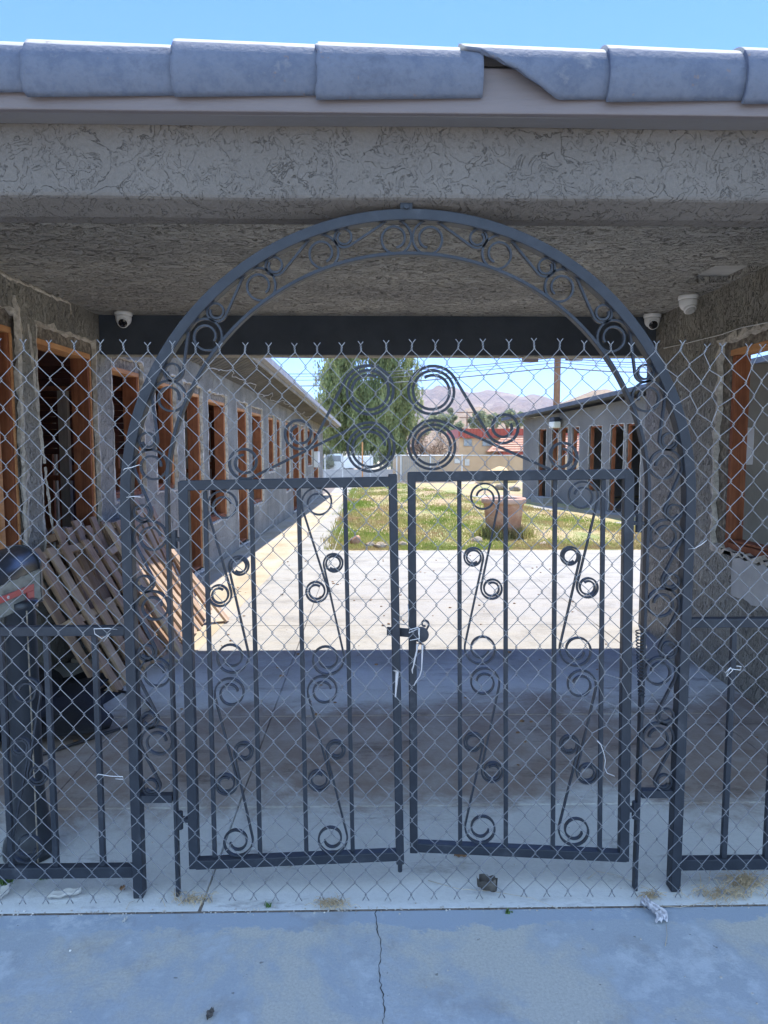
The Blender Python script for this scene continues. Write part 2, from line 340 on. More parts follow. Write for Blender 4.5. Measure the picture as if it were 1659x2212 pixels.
def blob(mb, c, r, seed=0, n=10, m=7, amp=.25):
    vs = []; fs = []
    for i in range(m+1):
        th = math.pi*i/m
        for k in range(n):
            ph = 2*math.pi*k/n; d = Vector((math.sin(th)*math.cos(ph), math.sin(th)*math.sin(ph), math.cos(th)))
            q = 1+amp*noise.noise(d*1.7+Vector((seed*3.1, seed, 0)))*2
            vs.append((c[0]+d.x*r[0]*q, c[1]+d.y*r[1]*q, c[2]+d.z*r[2]*q))
    for i in range(m):
        for k in range(n): fs.append((i*n+k, i*n+(k+1) % n, (i+1)*n+(k+1) % n, (i+1)*n+k))
    mb.add(vs, fs)
# ------------------------------------------------------------------ scroll geometry
def coil(C, r, ri, turns, a0, s, step=13):
    n = max(6, int(turns*360/step)); out = []
    for i in range(n+1):
        f = i/n; rr = r+(ri-r)*f; a = a0+s*f*turns*2*math.pi
        out.append((C[0]+rr*math.cos(a), C[1]+rr*math.sin(a)))
    return out
def scroll(A, rA, riA, nA, sA, B, rB, riB, nB, sB):
    """A inner end -> out -> tangent line -> into B. s=+1 ccw, y up"""
    dx, dy = B[0]-A[0], B[1]-A[1]; L = math.hypot(dx, dy); phi = math.atan2(dy, dx)
    k = sB*rB-sA*rA; al = phi-math.asin(max(-1, min(1, k/L))); n = (-math.sin(al), math.cos(al))
    aA = math.atan2(-sA*n[1], -sA*n[0]); aB = math.atan2(-sB*n[1], -sB*n[0])
    ca = coil(A, rA, riA, nA, aA, -sA)[::-1]; cb = coil(B, rB, riB, nB, aB, sB)
    return ca+cb
# ================================================================== LIGHT
w = bpy.data.worlds.new('World'); S.world = w; w.use_nodes = True
wt = w.node_tree; bg = wt.nodes['Background']; sk = wt.nodes.new('ShaderNodeTexSky'); sk.sky_type = 'NISHITA'
SUN_EL, SUN_AZ = R(68), R(16)
sk.sun_disc = False; sk.sun_elevation = SUN_EL; sk.sun_rotation = SUN_AZ; sk.altitude = 900; sk.air_density = 1.0; sk.dust_density = 0.; sk.ozone_density = 4.
tn_ = wt.nodes.new('ShaderNodeMix'); tn_.data_type = 'RGBA'; tn_.blend_type = 'MULTIPLY'; tn_.inputs[0].default_value = 1; tn_.inputs[7].default_value = (.46, .66, 1.2, 1)
wt.links.new(sk.outputs[0], tn_.inputs[6]); 
tcw = wt.nodes.new('ShaderNodeTexCoord'); sw_ = wt.nodes.new('ShaderNodeSeparateXYZ'); wt.links.new(tcw.outputs['Generated'], sw_.inputs[0])
cn = wt.nodes.new('ShaderNodeTexNoise'); cn.inputs['Scale'].default_value = 3.2; cn.inputs['Detail'].default_value = 8; cn.inputs['Roughness'].default_value = .62; wt.links.new(tcw.outputs['Generated'], cn.inputs['Vector'])
def wm(op, a, b_):
    n = wt.nodes.new('ShaderNodeMath'); n.operation = op
    for i, v in enumerate((a, b_)):
        if hasattr(v, 'is_output'): wt.links.new(v, n.inputs[i])
        else: n.inputs[i].default_value = v
    return n.outputs[0]
# bright cloud added unseen behind the viewer, as fill for the shaded front
mrw = wt.nodes.new('ShaderNodeMapRange'); mrw.interpolation_type = 'SMOOTHSTEP'; wt.links.new(wm('ADD', sw_.outputs[1], wm('MULTIPLY', wm('SUBTRACT', cn.outputs['Fac'], .5), 1.3)), mrw.inputs[0])
mrw.inputs[1].default_value = .092; mrw.inputs[2].default_value = -.5; mrw.inputs[3].default_value = 0; mrw.inputs[4].default_value = .85
cm = wt.nodes.new('ShaderNodeMix'); cm.data_type = 'RGBA'; wt.links.new(mrw.outputs[0], cm.inputs[0]); wt.links.new(tn_.outputs[2], cm.inputs[6]); cm.inputs[7].default_value = (4.2, 5.95, 7.9, 1)
wt.links.new(cm.outputs[2], bg.inputs[0]); bg.inputs[1].default_value = .093
sl = bpy.data.lights.new('sun', 'SUN'); sl.energy = 2.6; sl.angle = R(.5); sl.color = (1, .96, .9)
so = bpy.data.objects.new('sun', sl); COL.objects.link(so)
sd = Vector((math.sin(SUN_AZ)*math.cos(SUN_EL), math.cos(SUN_AZ)*math.cos(SUN_EL), math.sin(SUN_EL)))
so.rotation_euler = sd.to_track_quat('Z', 'Y').to_euler(); so.location = (0, 10, 20)
S.view_settings.view_transform = 'Standard'; S.view_settings.look = 'None'; S.view_settings.gamma = 1; S.view_settings.exposure = 1.95
# ================================================================== GROUND
YJ = 2.215
mb = MB(); n = 60
tag(MB().add([(-1900, -300, -.05), (1900, -300, -.05), (1900, 2400, -.05), (-1900, 2400, -.05)], [(0, 1, 2, 3)]).build('ground', 'plain'), kind='structure')
tag(MB().box(-4, 4, -3, YJ-.004, -.04, 0).build('sidewalk', 'front', bevel=.004), kind='structure')
tag(MB().box(-4, 4, YJ-.05, YJ+.05, -.035, -.0025).build('dirt_joint', 'dirt'), kind='structure')
mb = MB(); xs = [-2.42, -1.42, -.58, 2.0, 6.5]; ys = [YJ+.003, 2.9, 3.93, 4.98, 6.03, 7.08, 8.13, 9.18, 10.55]
g = .0018
for i in range(4):
    for j in range(len(ys)-1):
        if i == 0 and ys[j] > 4.9: continue
        dz = random.uniform(-.002, .002)
        mb.box(xs[i]+g, xs[i+1]-g, ys[j]+(g if j else 0), ys[j+1]-g, -.04, dz)
tag(mb.build('courtyard_paving', 'court', bevel=.006), kind='structure')
mb = MB()
for j in range(15):
    y0 = 4.98+j*1.3; mb.box(-2.38, -1.5-g, y0+g, y0+1.3-g, -.04, .004)
o = mb.build('path', 'tanpath', bevel=.006); o.rotation_euler = (0, 0, R(-1.83)); tag(o, kind='structure')
mb = MB()
for j in range(17):
    y0 = 10.55+j*1.25; mb.box(-1.42+g, -.5+.03*math.sin(j*2.1), y0+g, y0+1.25-g, -.04, .001)
tag(mb.build('path', 'court', bevel=.006), kind='structure')
tag(MB().box(-4, 4, YJ+.06, 36, -.047, -.03).build('ground', 'dirt'), kind='structure')
# crack in the sidewalk
pts = []; 
for i, py in enumerate(range(1966, 2240, 7)):
    p = onZ(815+(py-1966)*.055+random.uniform(-3, 3)+4*math.sin(py*.05), py, .0015); pts.append(p)
mb = MB(); vs = []; 
for i, p in enumerate(pts):
    w_ = random.uniform(.0005, .0018); vs += [(p.x-w_, p.y, p.z), (p.x+w_, p.y, p.z)]
mb.add(vs, [(2*i, 2*i+1, 2*i+3, 2*i+2) for i in range(len(pts)-1)])
tag(mb.build('sidewalk_crack', 'crack'), kind='structure')
# right-hand walk in front of the angled building
P1 = onZ(1128, 1078, 0); P2 = onZ(1379, 1107, 0)
RD = Vector((6.02-4.69, 15.6-21.5, 0)).normalized(); RB = P1.copy()   # far corner, direction to the near end
RN = Vector((-RD.y, RD.x, 0));  RN = RN if RN.x < 0 else -RN           # outward (towards the courtyard)
def rp(a, out, z): p = RB+RD*a+RN*out; return Vector((p.x, p.y, z))
mb = MB(); vs = [rp(-1.5, -.2, .03), rp(15, -.2, .03), rp(15, 1.25, .03), rp(-1.5, 1.25, .03)]
mb.add([*vs, *[v_-Vector((0, 0, .07)) for v_ in vs]], [(0, 1, 2, 3), (4, 5, 1, 0), (5, 6, 2, 1), (6, 7, 3, 2), (7, 4, 0, 3)])
tag(mb.build('path', 'court'), kind='structure')
# lawn
LX0, LX1, LY0, LY1 = -.55, 14, 10.55, 31.0
mb = MB(); vs = []; nx, ny = 40, 60
for j in range(ny+1):
    for i in range(nx+1):
        x = LX0+(LX1-LX0)*i/nx; y = LY0+(LY1-LY0)*j/ny
        z = .0+.05*(min(1, (x-LX0)*2)*min(1, (y-LY0)*2))*(1+noise.noise(Vector((x*.7, y*.7, 0))))-.02
        vs.append((x, y, z))
mb.add(vs, [(j*(nx+1)+i, j*(nx+1)+i+1, (j+1)*(nx+1)+i+1, (j+1)*(nx+1)+i) for j in range(ny) for i in range(nx)])
tag(mb.build('lawn_ground', 'lawn', smooth=True), kind='structure')
def onwalk(x, y):
    d = Vector((x, y, 0))-RB; out = d.x*RN.x+d.y*RN.y; return out < 1.27
rs = np.random.RandomState(3); vs = []; fs = []; tn = []
def blade(x, y, h, wd, z0=0.0, tv=None):
    a = rs.uniform(0, math.pi); dx, dy = math.cos(a)*wd, math.sin(a)*wd; lx, ly = rs.normal(0, h*.28, 2)
    k = len(vs); vs.extend([(x-dx, y-dy, z0), (x+dx, y+dy, z0), (x+lx*.4+dx*.7, y+ly*.4+dy*.7, z0+h*.6), (x+lx*.4-dx*.7, y+ly*.4-dy*.7, z0+h*.6), (x+lx, y+ly, z0+h)])
    fs.append((k, k+1, k+2, k+3)); fs.append((k+3, k+2, k+4)); q = rs.uniform(0, 1) if tv is None else tv; tn.extend([q, q])
cnt = 0
while cnt < 60000:
    y = LY0+(LY1-LY0)*rs.uniform(0, 1)**1.7; x = rs.uniform(LX0, min(LX1, .48*y+.6))
    if onwalk(x, y) : continue
    q = noise.noise(Vector((x*.9, y*.45, 3)))
    if q < -.25 and rs.uniform() < .5: continue
    e = min(1, (y-LY0)/.5+.25)
    blade(x, y, (.03+.035*rs.uniform()+.06*max(0, q))*e*(1+(y-LY0)*.01), .004+.0004*y, .01); cnt += 1
for i in range(2200):    # ragged left fringe of the lawn over the path
    y = rs.uniform(10.6, 27); x = LX0-.02-abs(rs.normal(0, .09))*(1+noise.noise(Vector((0, y*1.5, 0)))); blade(x, y, .04+.07*rs.uniform(), .007, 0, 0)
o = MB(); o.v = vs; o.f = fs; o = o.build('grass', 'grass'); tone(o, tn)
tag(o, 'green and straw coloured grass growing over the courtyard', 'grass', kind='stuff')
# ================================================================== PASSAGE BUILDING
ZC = 2.63; XL, XR = -2.386, 2.35
WR = R(-1.83)                     # the left wing is turned a little towards the courtyard
def rotz(p): p = Vector(p); return Matrix.Rotation(WR, 3, 'Z') @ p
def onW(px, py):                  # image point on the wing wall, in the wing's own frame
    d = Matrix.Rotation(-WR, 3, 'Z') @ ray(px, py); return CAM+d*(XL/d.x)
def wtop(y): return 2.64 if y < 6 else 2.64-(y-6)*.0165
def cv(y): return 2.386/(2.42/y+.032)
gh = thing('gatehouse', 'grey stucco gateway building with tiled edge spanning the passage', 'building', (0, 2.3, 0))
def fboard(name, mt, y0, y1, z0, z1, x0=-5, x1=5, bevel=.004, par=gh, wob=0):
    mb = MB(); n = 60
    vs = []
    for i in range(n+1):
        x = x0+(x1-x0)*i/n; q = wob*noise.noise(Vector((x*1.3, z0*5, 0))); q2 = wob*noise.noise(Vector((x*1.7, z1*5+9, 0)))
        vs += [(x, y0+q, z0+q2), (x, y1, z0+q), (x, y1, z1), (x, y0+q, z1)]
    fs = [(i*4+k, i*4+(k+1) % 4, i*4+4+(k+1) % 4, i*4+4+k) for i in range(n) for k in range(4)]+[(3, 2, 1, 0), (n*4, n*4+1, n*4+2, n*4+3)]
    return mb.add(vs, fs).build(name, mt, par, bevel=bevel)
mb = MB(); vs = []; n_ = 80
for i in range(n_+1):
    x = -6+12*i/n_; q = .008*noise.noise(Vector((x*1.2, 0, 0))); q2 = .008*noise.noise(Vector((x*1.5, 9, 0)))
    vs += [(x, 2.27+q, 2.62), (x, 2.27+q*.6, 2.45), (x, 2.27-q, 2.339+q2), (x, 2.365, 2.306+q2), (x, 2.44, 2.306), (x, 2.44, 2.62)]
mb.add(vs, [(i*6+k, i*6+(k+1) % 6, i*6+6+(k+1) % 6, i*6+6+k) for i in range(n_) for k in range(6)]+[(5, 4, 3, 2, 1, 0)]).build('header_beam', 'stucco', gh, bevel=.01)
fboard('soffit_board', 'fascia_low', 2.195, 2.268, 2.551, 2.6, wob=.004)
fboard('fascia_board', 'fascia', 2.17, 2.193, 2.549, 2.68, wob=.003)
# ceiling with the hatch recess
hx0, hx1, hy0, hy1 = 2.04, 2.32, 4.18, 4.60
vs, fs = plate([(-2.4, 2.44), (XR+.1, 2.44), (XR+.1, 5.83), (-2.4, 5.83)], [[(hx0, hy0), (hx1, hy0), (hx1, hy1), (hx0, hy1)]], .04)
MB().add([(u, v_, ZC+.02+w_) for u, v_, w_ in vs], fs).build('ceiling', 'stucco_ceiling', gh)
MB().box(hx0-.02, hx1+.02, hy0-.02, hy1+.02, ZC+.043, ZC+.055).build('ceiling_hatch', 'patch', gh)
fboard('rear_beam', 'dark_paint', 5.78, 5.81, 2.318, ZC+.01, x0=-2.2, x1=XR, bevel=.003)
fboard('rear_header', 'stucco_far', 5.813, 5.95, 2.312, 2.715, x0=-2.19, x1=XR, bevel=.006, wob=.006)
MB().box(-6, 6, 2.46, 6.33, 2.72, 2.75).build('roof', 'roof', gh)
# front walls outside the picture carry the header
for sx in (-1, 1):
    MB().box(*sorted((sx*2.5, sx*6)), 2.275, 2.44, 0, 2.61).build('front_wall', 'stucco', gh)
# ridge tiles along the edge
def arc(x, rr, a0, a1, n, yc, zc): return [(x, yc+rr*math.cos(a0+(a1-a0)*i/n), zc+rr*math.sin(a0+(a1-a0)*i/n)) for i in range(n+1)]
tx = [-560, -240, 72, 385, 687, 992, 1300, 1588, 1890]; TY = 2.238; rt = random.Random(4)
for k in range(len(tx)-1):
    xa = onY(tx[k], 100, 2.21).x; xb = onY(tx[k+1]+46, 100, 2.21).x
    if k == 5: pass
    ra, rb_ = .116, .100; zc = 2.655+rt.uniform(-.004, .004); nu, na = 44, 26; vs = []; fs = []; keep = set()
    tw = rt.uniform(-.06, .06); T = .012
    for i in range(nu+1):
        f = i/nu; x = xa+(xb-xa)*f; r_ = ra+(rb_-ra)*f
        for sgn in (0, 1):
            a1 = 222
            if k == 5:
                g = max(0, (f-.03)/.55); a1 = min(222, 138+84*g**1.1+4*noise.noise(Vector((f*14, 0, 0)))) if f < .62 else 222
            vs += arc(x, r_-T*sgn, R(5)+tw, R(a1)+tw, na, TY, zc+.004*f)
    if k in (2, 3, 4, 5):
        for q in range(na+1):
            dx_ = rt.uniform(-.006, .004)
            for sgn in (0, 1): p = vs[(0*2+sgn)*(na+1)+q]; vs[(0*2+sgn)*(na+1)+q] = (p[0]+dx_, p[1], p[2])
    def vid(i, s_, j): return (i*2+s_)*(na+1)+j
    def hole(i, j):
        if k == 4: # the tile under the broken one keeps its whole right end
            return False
        return False
    F_ = [[not hole(i, j) for j in range(na)] for i in range(nu)]
    for i in range(nu):
        for j in range(na):
            if not F_[i][j]: continue
            fs.append((vid(i, 0, j), vid(i, 0, j+1), vid(i+1, 0, j+1), vid(i+1, 0, j)))
            fs.append((vid(i, 1, j), vid(i+1, 1, j), vid(i+1, 1, j+1), vid(i, 1, j+1)))
            if i == 0 or not F_[i-1][j]: fs.append((vid(i, 0, j), vid(i, 1, j), vid(i, 1, j+1), vid(i, 0, j+1)))
            if i == nu-1 or not F_[i+1][j]: fs.append((vid(i+1, 0, j), vid(i+1, 0, j+1), vid(i+1, 1, j+1), vid(i+1, 1, j)))
            if j == 0 or not F_[i][j-1]: fs.append((vid(i, 0, j), vid(i+1, 0, j), vid(i+1, 1, j), vid(i, 1, j)))
            if j == na-1 or not F_[i][j+1]: fs.append((vid(i, 0, j+1), vid(i, 1, j+1), vid(i+1, 1, j+1), vid(i+1, 0, j+1)))
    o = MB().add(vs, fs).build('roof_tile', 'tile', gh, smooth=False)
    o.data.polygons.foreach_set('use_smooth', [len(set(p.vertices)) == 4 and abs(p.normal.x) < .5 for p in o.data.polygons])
    wa = o.data.attributes.new('crown_pale', 'FLOAT', 'POINT'); wa.data.foreach_set('value', [max(0, min(1, .5+(140-math.degrees(math.atan2(v_[2]-zc, v_[1]-TY)) % 360)/60)) for v_ in vs])
    if k == 5: tag(o, 'broken roof tile with its front left corner snapped off')
MB().box(-5, 5, 2.21, 2.34, 2.60, 2.70).build('mortar_bed', 'fascia', gh, bevel=.01)
MB().box(.9*0+.33, .62, 2.2, 2.3, 2.70, 2.727).build('wood_shim', 'fascia_low', gh)

# ================================================================== LEFT WING
lw = thing('courtyard_wing', 'long stripped grey stucco wing on the left with a row of empty window openings', 'building', (XL, 12, 0))
lw.location = rotz((XL, 12, 0)); lw.rotation_euler = (0, 0, WR)
YE = 23.7
#   (y0, y1, z0, z1)
op = [(3.35, 4.78, .75, 2.33), (5.10, 6.12, .83, 2.33), (6.56, 7.39, 1.11, 2.30), (7.87, 8.62, 1.11, 2.29), (9.05, 9.97, .06, 2.28),
      (10.4, 11.7, .46, 2.27), (12.65, 13.7, .06, 2.27), (14.2, 15.6, .43, 2.27), (16.5, 17.5, 1.06, 2.27), (17.95, 18.75, 1.12, 2.27),
      (19.8, 20.9, .38, 2.27), (21.6, 23.7, .06, 2.27), (24.2, 25.6, .45, 2.27), (26.7, 28.8, .95, 2.27), (29.5, 32.4, .25, 2.27)]
op = [(cv(a), cv(b_), z0 if z0 < .2 else 1.55+(z0-1.55)*cv((a+b_)/2)/((a+b_)/2), 1.55+(z1-1.55)*cv((a+b_)/2)/((a+b_)/2)) for a, b_, z0, z1 in op]
holes = []
for k, (a, b_, z0, z1) in enumerate(op):
    up = .13 if k < 8 else .08
    holes.append(jag(a-.02, b_+.05, max(z0-.05, .03), z1+up, .06 if k < 6 else .12, .022 if k == 0 else .013))
vs, fs = plate([(2.3, 0), (YE, 0), (YE, wtop(YE)), (6, 2.64), (2.3, 2.64)], holes, .03)
MB().add([(XL-.015+w_, u, v_) for u, v_, w_ in vs], fs).build('stucco_wall', 'stucco_wall', lw)
rr = random.Random(11)
def edge_ring(pts, X, sgn, par, cz=None, w0=.006, w1=.03, name='broken_edge', mt='raw'):
    cy = sum(p[0] for p in pts)/len(pts); cz = sum(p[1] for p in pts)/len(pts); vs = []; fs = []; n = len(pts)
    hw = (max(p[0] for p in pts)-min(p[0] for p in pts))/2; hh = (max(p[1] for p in pts)-min(p[1] for p in pts))/2
    for y, z in pts:
        k = rr.uniform(w0, w1)*rr.choice((.4, 1, 1.1)); oy = (1 if y > cy else -1)*k*(abs(y-cy) > hw*.9); oz = (1 if z > cz else -1)*k*(abs(z-cz) > hh*.9)
        iy = -.6*oy; iz = -.6*oz; pr = rr.uniform(.002, .009)
        vs += [(X-sgn*.03, y+iy, z+iz), (X+sgn*pr, y+iy*.4, z+iz*.4), (X+sgn*.002, y+oy, z+oz)]
    for i in range(n):
        j = (i+1) % n
        fs += [(i*3, j*3, j*3+1, i*3+1), (i*3+1, j*3+1, j*3+2, i*3+2)]
    return MB().add(vs, fs).build(name, mt, par)
for k, (a, b_, z0, z1) in enumerate(op):
    far = k >= 8
    edge_ring(holes[k], XL, 1, lw, w1=.03 if k < 4 else .028)
    # scratch coat above and beside the frame
    mb = MB(); mb.box(XL-.055, XL-.035, a-.07, b_+.1, z1+.012, z1+.2); mb.box(XL-.055, XL-.035, b_+.004, b_+.1, max(z0-.08, 0), z1+.012)
    if z0 > .1: mb.box(XL-.055, XL-.035, a-.07, b_+.004, z0-.12, z0-.012)
    mb.build('scratch_coat', 'lath', lw)
    fr = MB(); x0, x1 = XL-.17, XL-.033; t_ = .038
    fr.box(x0, x1, b_-t_, b_, z0, z1); fr.box(x0, x1, a, a+t_, z0, z1); fr.box(x0+.01, x1-.01, a+.01, b_-.01, z0-.001, z0+.02)
    f_ = fr.build('window_frame', 'redwood', lw, bevel=.003)
    MB().box(x0, x1+.01, a, b_, z1-.004, z1+.034).build('lintel', 'orange_wood', f_, bevel=.002)
    if z0 > .1: MB().box(x0, x1, a-.01, b_, z0-.035, z0-.002).build('sill', 'redwood', f_, bevel=.002)
    MB().box(XL-.036, XL-.024, b_-.012, b_+.006, z0, z1).build('frame_edge', 'orange_wood', f_)
# fresh orange stud in the nearest opening
mb = MB(); mb.box(XL-.13, XL-.035, 4.24, 4.28, .5, 2.3); mb.build('wall_stud', 'orange_wood', lw, bevel=.002)
MB().box(XL-.13, XL-.035, 4.0, 4.04, .5, 2.3).build('wall_stud', 'redwood', lw, bevel=.002)
# stud walls inside, each with its plates
for Y in (6.6, 8.8, 10.6, 13.2, 15.6, 18.6, 21.4):
    p_ = MB(); p_.box(XL-3.5, XL-.18, Y-.002, Y+.042, 0, .04); p_.box(XL-3.5, XL-.18, Y-.002, Y+.042, 2.1, 2.14); p_.box(XL-3.5, XL-.18, Y-.002, Y+.042, 1.25, 1.3)
    p_ = p_.box(XL-3.5, XL-3.41, Y, Y+.04, 0, 2.14).build('stud_partition', 'redwood', lw)
    for i in range(8):
        x = XL-.3-i*.4; MB().box(x-.09, x, Y-.004, Y+.046, .04, 2.1).build('stud', 'pale_stud' if i % 3 == 1 else 'redwood', p_)
p_ = MB().box(XL-1.51, XL-1.39, 3.6, 23.4, 0, .04).box(XL-1.51, XL-1.39, 3.6, 23.4, 2.1, 2.14).box(XL-1.5, XL-1.4, 3.6, 3.64, .04, 2.1).build('stud_wall', 'redwood', lw)
y = 4.0; i = 0
while y < 23.3:
    MB().box(XL-1.5, XL-1.4, y, y+.04, .04, 2.1).build('stud', 'pale_stud' if i % 3 == 2 else 'redwood', p_); y += .41; i += 1
mb = MB()
for i in range(14): mb.box(XL-3.6, XL-.2, 6.66, 6.68, 1.5+i*.06, 1.555+i*.06)
mb.build('board_partition', 'dark_wood', lw)
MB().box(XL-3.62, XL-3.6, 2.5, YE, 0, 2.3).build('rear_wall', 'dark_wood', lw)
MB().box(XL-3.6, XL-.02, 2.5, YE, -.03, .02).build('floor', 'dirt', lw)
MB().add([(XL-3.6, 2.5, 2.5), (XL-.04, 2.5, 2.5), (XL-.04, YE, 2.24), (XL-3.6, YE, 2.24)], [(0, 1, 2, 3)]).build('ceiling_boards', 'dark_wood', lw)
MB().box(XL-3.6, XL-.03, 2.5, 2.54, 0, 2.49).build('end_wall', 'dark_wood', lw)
MB().box(XL-3.6, XL-.016, YE-.04, YE, 0, 2.3).build('end_wall', 'stucco_far', lw)
# eave: boards, fascia, roofing; the outer edge rises slightly toward the gatehouse
XE = XL+.47
def ez(y): return 2.79-.0345*(y-9.5)
mb = MB(); y = 6.0
while y < 24.1:
    y2 = y+.115; zi, zi2 = wtop(y)-.02, wtop(y2)-.02; mb.add([(XL, y, zi), (XE, y, ez(y)), (XE, y2, ez(y2)), (XL, y2, zi2), (XL, y, zi+.02), (XE, y, ez(y)+.02), (XE, y2, ez(y2)+.02), (XL, y2, zi2+.02)], [(0, 3, 2, 1), (4, 5, 6, 7), (0, 1, 5, 4), (2, 3, 7, 6), (1, 2, 6, 5)]); y += .145
mb.build('soffit', 'soffit', lw)
def strip(x0, x1, za, zb, y0, y1, name, mt):
    MB().add([(x0, y0, ez(y0)+za), (x1, y0, ez(y0)+za), (x1, y1, ez(y1)+za), (x0, y1, ez(y1)+za), (x0, y0, ez(y0)+zb), (x1, y0, ez(y0)+zb), (x1, y1, ez(y1)+zb), (x0, y1, ez(y1)+zb)],
             [(0, 3, 2, 1), (4, 5, 6, 7), (0, 1, 5, 4), (1, 2, 6, 5), (2, 3, 7, 6), (3, 0, 4, 7)]).build(name, mt, lw)
strip(XE, XE+.03, -.03, .12, 6.0, 24.1, 'eave_fascia', 'eave')
strip(XE+.031, XE+.12, .03, .125, 6.0, 24.15, 'gutter', 'roof')
MB().add([(XE+.05, 6.35, ez(6.35)+.13), (XE+.05, 24.1, ez(24.1)+.13), (XL-3.7, 24.1, 3.0), (XL-3.7, 6.35, 3.6)], [(0, 1, 2, 3)]).build('roof', 'roof', lw)
MB().add([(XL-.03, 6.0, 2.6), (XL-.03, 24, 2.2), (XL-.03, 24, 2.5), (XL-.03, 6.0, 3.0)], [(0, 1, 2, 3)]).build('wall_plate', 'dark_wood', lw)
# torn paint at the ceiling corner, crack down the pier
def wobble(pts, name, mt, par, w_=.008, N=(1, 0, 0), d=.006):
    P = []
    for i in range(len(pts)-1):
        a, b_ = Vector(pts[i]), Vector(pts[i+1]); k = max(2, int((b_-a).length/.035))
        for q in range(k): P.append(a.lerp(b_, q/k)+Vector((0, rr.uniform(-.007, .007), rr.uniform(-.007, .007))))
    mb = MB(); vs = []; fs = []; n_ = Vector(N)
    for i, p in enumerate(P):
        T = (P[min(i+1, len(P)-1)]-P[max(0, i-1)]).normalized(); B = T.cross(n_).normalized(); w1 = w_*rr.uniform(.35, 1.3); w2 = w_*rr.uniform(.35, 1.3)
        vs += [p-B*w1, p+n_*(d*rr.uniform(.5, 1.2)), p+B*w2]
    for i in range(len(P)-1): fs += [(i*3, i*3+1, i*3+4, i*3+3), (i*3+1, i*3+2, i*3+5, i*3+4)]
    return mb.add(vs, fs).build(name, mt, par)
b_ = onW(152, 652); c_ = onW(154, 690)
wobble([(XL+.001, 3.0, ZC-.012), (XL+.001, b_.y, ZC-.014), (XL+.001, c_.y, c_.z)], 'torn_paint', 'raw', lw, .013)
for px0, py0, px1, py1, ww in ((30, 640, 48, 760, .05), (60, 700, 95, 1010, .014), (95, 1010, 120, 1200, .012), (42, 760, 56, 1190, .022)):
    A = onW(px0, py0); B = onW(px1, py1); wobble([(XL+.001, A.y, A.z), (XL+.001, B.y, B.z)], 'plaster_crack', 'raw', lw, ww, d=.014)
# loose wires hanging along the eave
mb = MB(); P = []
for i in range(150):
    f = i/149; y = 6.2+12.5*f; k_ = (y-6.2)/1.55 % 1
    P.append(Vector((XL+.2+.05*math.sin(i*.7), y, wtop(y)+.0-.13*math.sin(math.pi*k_)*(.6+.4*math.sin(i*.11))+.012*math.sin(i*1.9))))
mb.tube(P, .005, 5)
o = mb.build('loose_wire', 'patch'); o.rotation_euler = (0, 0, WR); tag(o, 'pale loose wires sagging below the eave of the long left wing', 'wire')
# meter box
mb = MB().box(XL, XL+.14, 20.9, 21.4, 1.0, 1.48)
o = mb.build('meter_box', 'white', bevel=.02); o.rotation_euler = (0, 0, WR); tag(o, 'white meter box on the far end of the left wing', 'box')

# ================================================================== RIGHT PASSAGE WALL
rw = thing('side_building', 'grey stucco wall of the right passage side with a torn out window', 'building', (XR, 4, 0))
hole = jag(2.9, 4.72, .88, 2.27, .05, .02)
vs, fs = plate([(2.3, 0), (5.95, 0), (5.95, 2.64), (2.3, 2.64)], [hole], .03)
MB().add([(XR+.015+w_, u, v_) for u, v_, w_ in vs], fs).build('stucco_wall', 'stucco_wall', rw)
MB().box(XR+.031, XR+.2, 4.84, 5.947, 0, 2.64).build('wall_core', 'stucco_far', rw)
edge_ring(hole, XR, -1, rw, w1=.045)
mb = MB(); mb.box(XR+.035, XR+.055, 2.8, 4.83, 2.19, 2.42); mb.box(XR+.035, XR+.06, 4.62, 4.83, .7, 2.19); mb.box(XR+.035, XR+.055, 2.8, 4.83, .7, .88); mb.build('scratch_coat', 'lath', rw)
fr = MB(); fr.box(XR+.035, XR+.135, 4.56, 4.6, .93, 2.16); fr.box(XR+.04, XR+.135, 3.05, 3.09, .93, 2.16); fr.box(XR+.045, XR+.13, 3.06, 4.59, .935, .95)
fr = fr.build('window_frame', 'redwood', rw, bevel=.003)
MB().box(XR+.03, XR+.14, 3.0, 4.62, 2.162, 2.2).build('lintel', 'orange_wood', fr)
MB().box(XR+.03, XR+.16, 3.0, 4.62, .89, .93).build('sill', 'redwood', fr)
MB().box(XR+.0, XR+.1, 2.9, 4.62, .855, .886).build('sill_felt', 'black', rw)
mb = MB()
for i in range(5): MB().box(XR+.3+i*.4, XR+.34+i*.4, 3.0, 5.9, 2.32, 2.42).build('rafter', 'redwood', rw)
MB().box(XR+.2, XR+3, 2.5, 5.94, 2.43, 2.46).build('ceiling_boards', 'dark_wood', rw)
MB().box(2.625, 4.6, 4.9, 4.98, 0, 2.15).build('inner_wall', 'inner_stucco', rw, bevel=.01)
MB().box(2.60, 2.685, 4.84, 4.899, 1.44, 1.70).build('junction_box', 'white', rw, bevel=.005)
vs = [(XR-.004, y_, z_) for y_, z_ in jag(2.9, 4.42, .60, .85, .05, .012)]
MB().add(vs, [tuple(range(len(vs)))]).build('plaster_patch', 'patch', rw)
mb = MB(); P = [onX(1434, 752, XR-.01), onX(1480, 742, XR-.01), onX(1560, 722, XR-.01), onX(1600, 708, XR-.01), onX(1665, 695, XR-.01), onX(1760, 660, XR-.01)]
mb.tube(P, .004, 5); tag(mb.build('wall_cable', 'steel_bg', smooth=True), 'thin pale cable stapled across the right passage wall above the window', 'cable')
